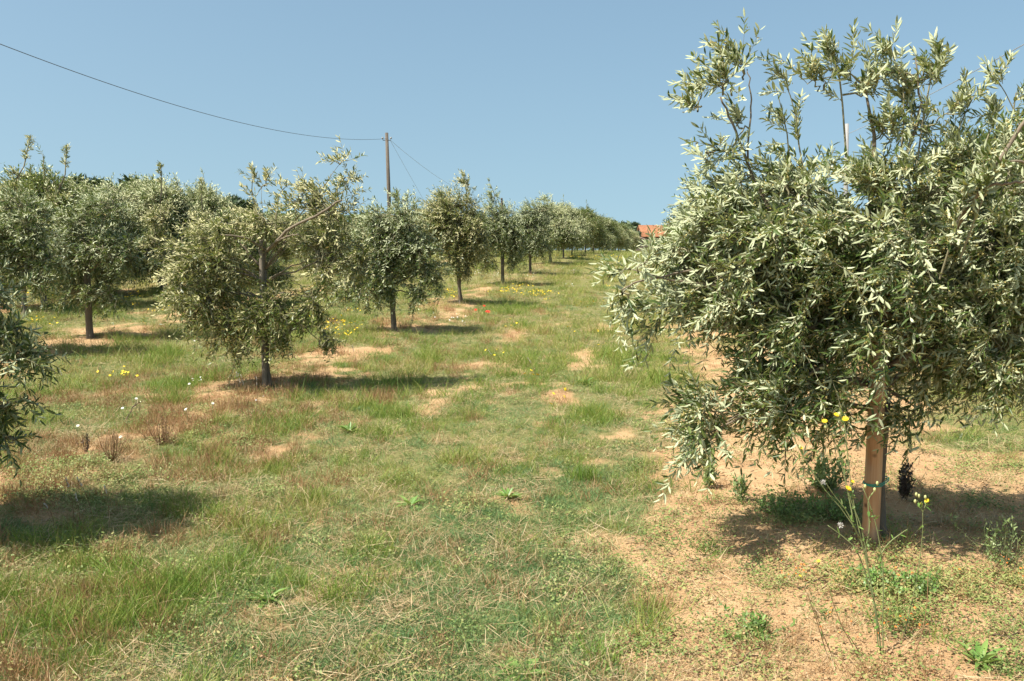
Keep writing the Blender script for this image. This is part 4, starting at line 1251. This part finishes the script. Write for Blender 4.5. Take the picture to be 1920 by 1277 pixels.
do_scatter('soil_clods', 'small clods and stones lying on the bare sandy soil', 'clods', T_clod, 4, 3000, 3.2, 14, d_soil, (.6, 1.6), lambda x, y, u: .5 + 0 * x, 77, 1.1)
do_scatter('fallen_leaves', 'fallen olive leaves scattered on the soil under the trees', 'fallen leaves', T_fall, 4, 2600, 3.2, 14, lambda x, y, u: .6 * d_soil(x, y, u) + .03, (.7, 1.2), lambda x, y, u: .5 + 0 * x, 78, 1.0, tilt=.03)

# small flowers too many to count
def flower_patch(r, n, spread, h, mat, size):
    Vs, Fs, Rs, o = [], [], [], 0
    for k in range(n):
        c = np.array([r.normal(0, spread), r.normal(0, spread), r.uniform(.5, 1) * h])
        nn = unit(r.normal(0, .5, 3) + np.array([0, -.3, 1.0]))
        e1 = unit(np.cross(nn, [1, 0, 0.1])); e2 = np.cross(nn, e1)
        q = 8
        pts = [c + nn * .2 * size] + [c + size * (1 if j % 2 else .55) * (math.cos(j * 2 * math.pi / q) * e1 + math.sin(j * 2 * math.pi / q) * e2) for j in range(q)]
        f = [[0, 1 + j, 1 + (j + 1) % q] for j in range(q)]
        Vs.append(np.array(pts)); Fs.append(np.array(f) + o); o += len(pts)
    return np.vstack(Vs), np.vstack(Fs)
def stems_of(r, n, spread, h):
    return blades(r, n, spread, (h * .5, h), (.0018, .003), .25, .08)
def flower_coll(name, mat, size, h, n=4, spread=.06):
    ms = []
    for _ in range(4):
        V, F = flower_patch(r, n, spread, h, mat, size)
        me = make_mesh(name, V, F, mat)
        v2, f2, rn = stems_of(r, n * 2, spread, h)
        Va = np.vstack([V, v2]); Fa = np.vstack([F, f2 + len(V)])
        me = make_mesh(name, Va, Fa, mat, {'rnd': np.full(len(Va), .4)})
        me.materials.append(M_HERB)
        mi = np.zeros(len(Fa), dtype=np.int32); mi[len(F):] = 1
        me.polygons.foreach_set('material_index', mi)
        ms.append(me)
    return hidden_collection(name, ms)
C_yel = flower_coll('yellow_flower_tuft', M_YELLOW, .019, .24)
C_whi = flower_coll('white_daisy_tuft', M_WHITE, .013, .12)
C_ora = flower_coll('orange_flower_tuft', M_ORANGE, .007, .05, 5, .05)
def flower_points(spec, seed):
    r = np.random.default_rng(seed); P = []
    for px, py, rx, ry, n in spec:
        for _ in range(n):
            a = on_ground(px + r.normal(0, rx), max(py + r.normal(0, ry), 486)); P.append([a[0], a[1], float(ground_z(a[0], a[1]))])
    return np.array(P), r
for nm, lab, cl, spec, sd, sc in (
    ('yellow_wildflowers', 'small yellow flowers scattered in patches between the tree rows', C_yel,
     [(625, 625, 30, 12, 26), (970, 562, 28, 6, 40), (835, 560, 14, 8, 8), (1130, 492, 22, 3, 8), (268, 560, 25, 18, 12), (60, 575, 35, 15, 10), (1110, 600, 60, 40, 8), (270, 590, 40, 15, 6), (230, 725, 20, 6, 3), (1000, 640, 80, 50, 5), (60, 640, 40, 20, 5), (1060, 485, 40, 4, 8)], 91, (.75, 1.3)),
    ('white_daisies', 'tiny white daisies in the grass along the first row', C_whi,
     [(960, 525, 50, 8, 22), (1060, 510, 40, 5, 12), (880, 605, 40, 6, 6), (1100, 500, 30, 4, 6), (430, 760, 60, 25, 3)], 92, (.8, 1.2)),
    ('orange_flowers', 'tiny orange flowers in the creeping herbs near the stake', C_ora,
     [(1630, 1175, 60, 12, 9), (1580, 1090, 80, 25, 7), (1480, 1080, 60, 25, 4), (1850, 1090, 60, 25, 5)], 93, (.8, 1.2))):
    P, rr = flower_points(spec, sd); m = len(P)
    scatter(nm, lab, 'flowers', P, np.stack([rr.normal(0, .1, m), rr.normal(0, .1, m), rr.uniform(0, 6.28, m)], -1), rr.uniform(sc[0], sc[1], m), rr.integers(0, 4, m), np.full(m, .4), cl)

# ------------------------------------------------------------------ single plants
def flower_head(c, size, nn, q=10, layers=2, r=None):
    Vs, Fs, o = [], [], 0
    nn = unit(np.array(nn, float)); e1 = unit(np.cross(nn, [1, .2, .1])); e2 = np.cross(nn, e1)
    for l in range(layers):
        for j in range(q):
            a = (j + .5 * l) * 2 * math.pi / q
            d = unit(math.cos(a) * e1 + math.sin(a) * e2 + nn * (.25 + .4 * l)); s = np.cross(nn, d)
            L = size * (1 - .25 * l)
            p = [c, c + d * L * .6 + s * L * .22, c + d * L, c + d * L * .6 - s * L * .22]
            Vs.append(np.array(p)); Fs.append(np.array([[0, 1, 2], [0, 2, 3]]) + o); o += 4
    return np.vstack(Vs), np.vstack(Fs)

def interp_poly(pts, k):
    pts = np.array(pts, float); n = len(pts)
    t = np.linspace(0, n - 1, k)
    # smooth (Catmull-Rom)
    out = []
    for v in t:
        i = min(int(v), n - 2); f = v - i
        p0, p1, p2, p3 = pts[max(i - 1, 0)], pts[i], pts[i + 1], pts[min(i + 2, n - 1)]
        out.append(.5 * (2 * p1 + (p2 - p0) * f + (2 * p0 - 5 * p1 + 4 * p2 - p3) * f * f + (3 * p1 - p0 - 3 * p2 + p3) * f ** 3))
    return np.array(out)

def stem_plant(name, label, cat, Y, base_px, stems, heads, buds=(), rad=.0032, smat=None, seed=1, nleaf=3, fluff=()):
    g = at_depth(base_px, 1200, Y); loc = np.array([g[0], Y, float(ground_z(g[0], Y))])
    root = thing(name, label, cat, loc)
    r = np.random.default_rng(seed)
    for st in stems:
        P = [at_depth(x, y, Y + (dz[0] if dz else 0)) - loc for x, y, *dz in st]
        P[0][2] = min(P[0][2], .0) if st[0][1] > 1240 else P[0][2]
        P = interp_poly(P, 14)
        V, F = capped_tube(P, np.linspace(rad, rad * .55, 14), 6)
        s = obj('stem', make_mesh('stem', V, F, smat or M_STEM, smooth_shade=True), root)
        q = nleaf * 3
        i = r.integers(1, 12, q)
        B = P[i]; D = r.normal(size=(q, 3)) + np.array([0, 0, .6])
        Vl, Fl, mv = leaves(B, D, r.normal(0, .4, (q, 3)) + [0, 0, 1], r.uniform(.012, .04, q), r.uniform(.006, .013, q), r.normal(.2, .1, q), 'flat')
        obj('leaf', make_mesh('leaf', Vl, Fl, M_BROADLEAF, {'rnd': np.repeat(r.uniform(size=q), mv)}), s, kind='stuff')
    for x, y, sz in heads:
        c = at_depth(x, y, Y) - loc
        V, F = flower_head(c, sz, (r.normal(0, .3), -.6, 1), r=r)
        h = obj('flower', make_mesh('flower', V, F, M_YELLOW), root)
        V, F = capped_tube(np.array([c - [0, 0, .016], c - [0, 0, .008], c]), [.002, .005, .0055], 6)
        obj('calyx', make_mesh('calyx', V, F, M_STEM), h)
    for x, y in buds:
        c = at_depth(x, y, Y) - loc
        V, F = capped_tube(np.array([c - [0, 0, .010], c - [0, 0, .002], c + [0, 0, .006], c + [0, 0, .009]]), [.002, .0065, .005, .002], 6)
        obj('bud', make_mesh('bud', V, F, plain_bud), root)
    for x, y in fluff:
        c = at_depth(x, y, Y) - loc
        n = 60
        d = unit(r.normal(size=(n, 3)) + [0, 0, .3])
        V, F, mv = leaves(np.tile(c, (n, 1)), d, r.normal(size=(n, 3)), np.full(n, .016), np.full(n, .003), np.zeros(n), 'dia')
        obj('seed_head', make_mesh('seed_head', V, F, M_FLUFF, {'rnd': np.zeros(len(V))}), root)
    return root
plain_bud = plain('flower_bud', (.42, .42, .18), .7, .2)
stem_plant('hawkweed_plant', 'tall spindly yellow flowered weed with many branching stems in front of the stake', 'weed', 3.95, 1652,
    [[(1655, 1277), (1648, 1180), (1632, 1090), (1620, 1030), (1590, 970), (1540, 910), (1500, 845), (1480, 800)],
     [(1650, 1277), (1642, 1150), (1626, 1060), (1612, 1000), (1600, 940), (1590, 860), (1583, 790)],
     [(1600, 975, .0), (1585, 900, .02), (1570, 840, .02), (1548, 792, .02)],
     [(1660, 1277), (1655, 1190), (1656, 1080), (1646, 1000), (1632, 950), (1618, 915)],
     [(1628, 1055), (1615, 990), (1600, 950), (1590, 922)],
     [(1612, 1010), (1588, 960), (1565, 930), (1548, 905)],
     [(1645, 1050), (1665, 1020), (1690, 1000), (1702, 992)],
     [(1620, 1040), (1630, 990), (1628, 940), (1640, 920)],
     [(1640, 1130), (1610, 1040), (1585, 1010), (1552, 985)]],
    [(1585, 786, .017), (1546, 790, .014), (1568, 778, .014), (1590, 916, .017), (1598, 903, .012), (1502, 840, .010)],
    [(1640, 918), (1645, 906), (1622, 912), (1500, 838), (1574, 776), (1548, 800)], seed=3, fluff=[(1543, 905), (1576, 985)])
stem_plant('hawkweed_plant', 'single thin flower stalk with a small yellow cluster right of the stake', 'weed', 4.1, 1690,
    [[(1672, 1277), (1700, 1170), (1718, 1090), (1729, 1010), (1730, 955)], [(1730, 960), (1724, 946), (1720, 938)], [(1730, 960), (1735, 948), (1738, 940)]],
    [(1738, 939, .012), (1727, 945, .008)], [(1718, 927), (1716, 940), (1723, 930), (1735, 932)], rad=.0026, seed=4, nleaf=2)
stem_plant('bare_stalk', 'bare curving dark stalk farthest right of the weed stems', 'weed', 3.9, 1700,
    [[(1690, 1290), (1712, 1235), (1730, 1180), (1738, 1130), (1740, 1080)]], [], rad=.0030, smat=M_STEM_RED, seed=5, nleaf=1)
stem_plant('bare_stalk', 'pair of bare leaning stalks left of the yellow weed', 'weed', 3.9, 1590,
    [[(1570, 1290), (1548, 1220), (1530, 1160), (1513, 1110)], [(1590, 1290), (1556, 1220), (1540, 1180), (1525, 1135)]], [(1500, 1080, .008)], rad=.0030, smat=M_STEM_RED, seed=6, nleaf=1)
stem_plant('bare_stalk', 'leaning brown stalk between the pair of stalks and the weed', 'weed', 3.9, 1625,
    [[(1632, 1290), (1600, 1215), (1575, 1165), (1552, 1100)], [(1640, 1290), (1615, 1230), (1590, 1190)]], [(1535, 1052, .009)], rad=.0028, smat=M_STEM_RED, seed=7, nleaf=2)

def rosette(px, py, n, L, W, label, seed, mat=None, up=.8, name='broadleaf_plant'):
    g = on_ground(px, py); r = np.random.default_rng(seed)
    root = thing(name, label, 'plant', (g[0], g[1], float(ground_z(g[0], g[1]))))
    for k in range(n):
        a = 2 * math.pi * k / n + r.uniform(-.3, .3)
        D = np.array([[math.cos(a), math.sin(a), up * r.uniform(.5, 1.6)]])
        V, F, mv = leaves(np.zeros((1, 3)), D, np.array([[-math.cos(a) * .4, -math.sin(a) * .4, 1.0]]), np.array([L * r.uniform(.5, 1.1)]), np.array([W * r.uniform(.8, 1.2)]), np.array([r.uniform(.15, .7)]), 'fold')
        obj('leaf', make_mesh('leaf', V, F, mat or M_BROADLEAF, {'rnd': np.full(mv, r.uniform(.2, 1))}), root)
rosette(770, 950, 11, .15, .036, 'broad leaved dock plant with upright pale leaves in the middle of the lane', 1)
rosette(952, 935, 24, .115, .024, 'dense bright green clump of broad leaves right of the pale dock plant', 2, up=1.1)
rosette(975, 1268, 14, .14, .052, 'bright green rosette cut by the bottom edge', 3, up=.5)
rosette(1838, 1250, 13, .13, .032, 'upright green rosette on the bare soil near the lower right corner', 4, up=1.2)
rosette(1098, 722, 26, .13, .030, 'dark green clump of dock beyond the bare wheel track', 5, up=1.0)
rosette(655, 812, 24, .12, .028, 'grey green thistle like clump in the lane left of the wheel track', 6, up=1.3)
rosette(500, 1130, 12, .13, .034, 'broad leaved plant among the tall grass at lower left', 7, up=.8)
def tussock(px, py, n, spread, L, lean, label, seed, cat='grass'):
    g = on_ground(px, py); r = np.random.default_rng(seed)
    root = thing('grass_tussock', label, cat, (g[0], g[1], float(ground_z(g[0], g[1]))))
    V, F, rn = blades(r, n, spread, L, (.0025, .0055), lean, .3)
    obj('blades', make_mesh('blades', V, F, M_TALL, {'rnd': rn * .8}), root, kind='stuff')
tussock(250, 1085, 160, .10, (.10, .26), .9, 'sprawling bright grass clump in the left foreground', 8)
tussock(1100, 900, 150, .05, (.12, .25), .25, 'lone upright tussock of bright grass left of the low olive branches', 9)
tussock(740, 720, 260, .16, (.12, .30), .35, 'dense tussock standing in the shade right of the wide dark tree', 10)
tussock(560, 790, 140, .10, (.10, .24), .4, 'green tussock in front of the wide dark tree', 11)
tussock(1130, 1250, 120, .06, (.08, .20), .4, 'green tussock on the straw near the bottom edge', 12)
tussock(1335, 1040, 60, .05, (.06, .20), .5, 'sparse green tuft at the edge of the bare soil', 13)
tussock(590, 940, 90, .06, (.10, .22), .3, 'upright tuft of grass in the left part of the lane', 14)

def bushy(px, py, h, w, n, mat, smat, label, seed, cat='plant', name='bushy_plant', leafl=(.02, .05), lw=.35):
    g = on_ground(px, py); r = np.random.default_rng(seed)
    root = thing(name, label, cat, (g[0], g[1], float(ground_z(g[0], g[1]))))
    P = []
    for k in range(n):
        a = r.uniform(0, 6.28); d = abs(r.normal(0, .5)) * w
        tip = np.array([math.cos(a) * d, math.sin(a) * d, h * r.uniform(.6, 1)])
        b = np.array([math.cos(a), math.sin(a), 0]) * .01
        P.append(np.stack([b * (1 - t) + tip * t + np.array([math.cos(a), math.sin(a), 0]) * .15 * w * 4 * t * (1 - t) for t in np.linspace(0, 1, 6)]))
    P = np.array(P)
    V, F = tubes(P, np.tile(np.linspace(.0028, .001, 6), (n, 1)), 4)
    obj('stems', make_mesh('stems', V, F, smat), root, kind='stuff')
    m = n * 22
    q = r.integers(0, n, m); i = r.integers(1, 6, m)
    B = P[q, i] + r.normal(0, .008, (m, 3))
    L = r.uniform(leafl[0], leafl[1], m)
    V, F, mv = leaves(B, r.normal(size=(m, 3)) + [0, 0, .9], r.normal(size=(m, 3)) + [0, 0, .5], L, L * lw, r.normal(.1, .1, m), 'flat')
    obj('foliage', make_mesh('foliage', V, F, mat, {'rnd': np.repeat(r.uniform(size=m), mv)}), root, kind='stuff')
    return root
M_RUSTLEAF = leaf_mat('rusty_leaf', [(0, (.22, .10, .05)), (1, (.42, .24, .12))], [(0, (.25, .12, .06)), (1, (.45, .27, .14))], trans=.1)
M_DEADLEAF = leaf_mat('dead_leaf', [(0, (.04, .025, .018)), (1, (.10, .06, .04))], [(0, (.04, .03, .02)), (1, (.1, .07, .05))], trans=.05)
M_PALELEAF = leaf_mat('pale_leaf', [(0, (.16, .23, .07)), (1, (.30, .36, .14))], [(0, (.2, .27, .1)), (1, (.33, .38, .18))], trans=.3)
bushy(1545, 925, .26, .22, 34, M_PALELEAF, M_STEM, 'bushy pale green weed on the bare soil left of the stake', 21)
bushy(1697, 938, .27, .06, 22, M_DEADLEAF, M_DEAD, 'upright dead blackish thistle stalk right of the stake', 22, leafl=(.015, .04))
bushy(1885, 1060, .26, .30, 20, M_PALELEAF, M_STEM, 'straggly weed with small whitish blossoms at the right edge', 23, leafl=(.012, .03))
bushy(210, 866, .26, .16, 30, M_RUSTLEAF, M_STEM_RED, 'rusty brown dried bush with a dark foot, in the left row', 24, leafl=(.006, .014))
bushy(302, 835, .27, .18, 36, M_RUSTLEAF, M_STEM_RED, 'wider rusty dried bush just right of the other one', 25, leafl=(.006, .014))
bushy(162, 848, .16, .06, 10, M_DEADLEAF, M_DEAD, 'small dead grey weed left of the rusty dried bushes', 26, leafl=(.008, .018))
bushy(1325, 915, .22, .10, 10, M_PALELEAF, M_STEM, 'lone leafy weed under the lowest olive branches', 27)
bushy(1385, 940, .18, .10, 8, M_PALELEAF, M_STEM, 'small leafy weed on the soil right under the low branches', 28)
bushy(1415, 1195, .10, .16, 14, M_BROADLEAF, M_STEM, 'low green weed tuft in the right foreground soil', 29, leafl=(.02, .035))
bushy(1645, 1105, .10, .26, 30, M_BROADLEAF, M_STEM, 'dense low green herb clump at the front of the soil before the stake', 30, leafl=(.010, .02), lw=.7)
bushy(1730, 1110, .09, .22, 26, M_BROADLEAF, M_STEM, 'low green herb clump right of the one before the stake', 31, leafl=(.010, .02), lw=.7)
bushy(1560, 975, .14, .36, 46, M_BROADLEAF, M_STEM, 'dark green creeping clump in the shade left of the stake foot', 32, leafl=(.012, .022), lw=.6)
bushy(1460, 965, .12, .30, 36, M_BROADLEAF, M_STEM, 'green creeping clump at the left end of the near tree shade', 33, leafl=(.012, .022), lw=.6)

def small_flower(px, py, h, size, mat, name, label, cat, group, seed, q=6):
    g = on_ground(px, py); r = np.random.default_rng(seed)
    root = thing(name, label, cat, (g[0], g[1], float(ground_z(g[0], g[1]))), group)
    tip = np.array([r.normal(0, .02), r.normal(0, .02), h])
    V, F = capped_tube(np.array([[0, 0, -.01], tip * .5 + [.005, 0, 0], tip]), [.0022, .0018, .0015], 5)
    obj('stem', make_mesh('stem', V, F, M_STEM), root)
    V, F = flower_head(tip, size, (r.normal(0, .3), -.7, 1), q, 2, r)
    # widen petals into a cup
    obj('petals', make_mesh('petals', V, F, mat), root)
    V, F = capped_tube(np.array([tip - [0, 0, .004], tip + [0, 0, .006]]), [size * .12, size * .16], 6)
    obj('centre', make_mesh('centre', V, F, M_DEAD if mat is M_RED else M_YELLOW), root)
for k, (x, y, s, lab) in enumerate(((893, 598, .038, 'red poppy, leftmost of the cluster before the grey leaning stake'), (906, 590, .035, 'small red poppy, highest of the cluster by the bare patch'),
        (912, 601, .035, 'half open red poppy between the large and small ones'), (918, 602, .044, 'largest red poppy, rightmost of the cluster by the bare patch'))):
    small_flower(x, y, .16, s, M_RED, 'poppy', lab, 'poppy', 'red poppies near the third tree', 600 + k, 5)
for k, (x, y, lab) in enumerate(((144, 825, 'white blossom farthest left, beside the small dead weed'), (255, 770, 'white blossom on the top of the dark slanting twig'), (352, 792, 'white blossom on the rusty weeds right of the wider dried bush'),
        (398, 780, 'white blossom nearest the first tree'), (356, 742, 'white blossom highest up among the rusty weeds'), (232, 790, 'pale blossom left of the dark slanting twig'), (222, 848, 'whitish blossom low beside the rusty dried bush'),
        (364, 655, 'white blossom in the green grass left of the wide dark tree'))):
    small_flower(x, y, .12, .017, M_WHITE, 'white_flower', lab, 'flower', 'white blossoms in the weeds', 620 + k, 7)
# seed-headed grass stalks
def stalk(px, py, h, label, seed, group=None):
    g = on_ground(px, py); r = np.random.default_rng(seed)
    root = thing('grass_stalk', label, 'grass stalk', (g[0], g[1], float(ground_z(g[0], g[1]))), group)
    tip = np.array([r.normal(-.04, .05), r.normal(0, .03), h])
    P = interp_poly([[0, 0, -.01], tip * .5 + [.01, 0, .02], tip], 8)
    V, F = capped_tube(P, np.linspace(.002, .0012, 8), 5)
    obj('stem', make_mesh('stem', V, F, M_STEM_RED), root)
    n = 26
    t = r.uniform(.72, 1, n)[:, None]
    B = P[5] * (1 - (t - .72) / .28) + tip * ((t - .72) / .28)
    V, F, mv = leaves(B, r.normal(0, .35, (n, 3)) + [0, 0, 1], r.normal(size=(n, 3)), np.full(n, .016), np.full(n, .004), np.zeros(n), 'dia')
    obj('seed_head', make_mesh('seed_head', V, F, M_FLUFF), root)
for k, (x, y, h, lab) in enumerate(((140, 985, .30, 'tall seed headed grass stalk standing before the left shadow'), (150, 1000, .24, 'shorter seed headed stalk at the foot of the tallest one by the left shadow'),
        (177, 980, .30, 'seed headed stalk in the middle of the group by the left shadow'), (205, 990, .26, 'rightmost seed headed stalk of the group by the left shadow'), (105, 1000, .18, 'low seed headed stalk farthest left by the left shadow'),
        (445, 775, .40, 'pale seed headed stalk farthest left before the wide dark tree'), (455, 785, .42, 'leaning pale stalk second in the clump before the wide dark tree'), (468, 790, .44, 'tallest pale stalk of the clump before the wide dark tree'), (480, 780, .36, 'pale stalk nearest the foot of the wide dark tree'),
        (115, 742, .30, 'pale stalk in the green grass beside the left edge tree'), (128, 748, .32, 'taller pale stalk of the pair beside the left edge tree'), (670, 700, .34, 'thin stalk in the grass between the first and second tree'),
        (935, 700, .28, 'thin stalk in the open middle of the lane'), (1010, 720, .3, 'thin stalk beside the bare wheel track'))):
    stalk(x, y, h, lab, 700 + k)

# fallen twigs lying about
def fallen(px0, py0, px1, py1, rad, label, seed, mat, lift=.02):
    a = on_ground(px0, py0); b = on_ground(px1, py1); r = np.random.default_rng(seed)
    a = np.array([a[0], a[1], float(ground_z(a[0], a[1])) + rad])
    k = 9; t = np.linspace(0, 1, k)[:, None]
    P = a * (1 - t) + b * t + r.normal(0, .008, (k, 3))
    P[:, 2] = ground_z(P[:, 0], P[:, 1]) + rad + lift * 4 * (t * (1 - t))[:, 0]
    root = thing('fallen_twig', label, 'twig', a)
    V, F = capped_tube(P - a, np.linspace(rad, rad * .5, k), 6)
    obj('stem', make_mesh('stem', V, F, mat), root)
    V, F = capped_tube(np.array([P[4] - a, P[5] - a + [.03, .02, .02], P[6] - a + [.05, .05, .015]]), [rad * .6, rad * .5, rad * .3], 5)
    obj('side_shoot', make_mesh('side_shoot', V, F, mat), root)
fallen(235, 800, 262, 755, .006, 'dark slanting twig among the rusty weeds', 1, M_DEAD, .06)
fallen(820, 1190, 838, 1215, .004, 'reddish stalk lying in the short grass near the bottom', 2, M_STEM_RED)
fallen(842, 1150, 862, 1110, .003, 'pale dry stalk lying in the middle of the short grass', 3, M_TWIG)
fallen(740, 1200, 800, 1225, .003, 'pale dry stalk at the bottom left of the short grass', 4, M_TWIG)
fallen(1375, 1258, 1425, 1232, .004, 'dark curved twig on the soil near the bottom edge', 5, M_DEAD)
fallen(1860, 1195, 1919, 1215, .004, 'dark twig on the soil at the lower right edge', 6, M_DEAD)
fallen(1845, 1125, 1900, 1160, .003, 'thin reddish twig on bare sand at the right edge', 7, M_STEM_RED)
fallen(1500, 1105, 1560, 1095, .004, 'grey twig on the soil before the near tree', 8, M_DEAD)
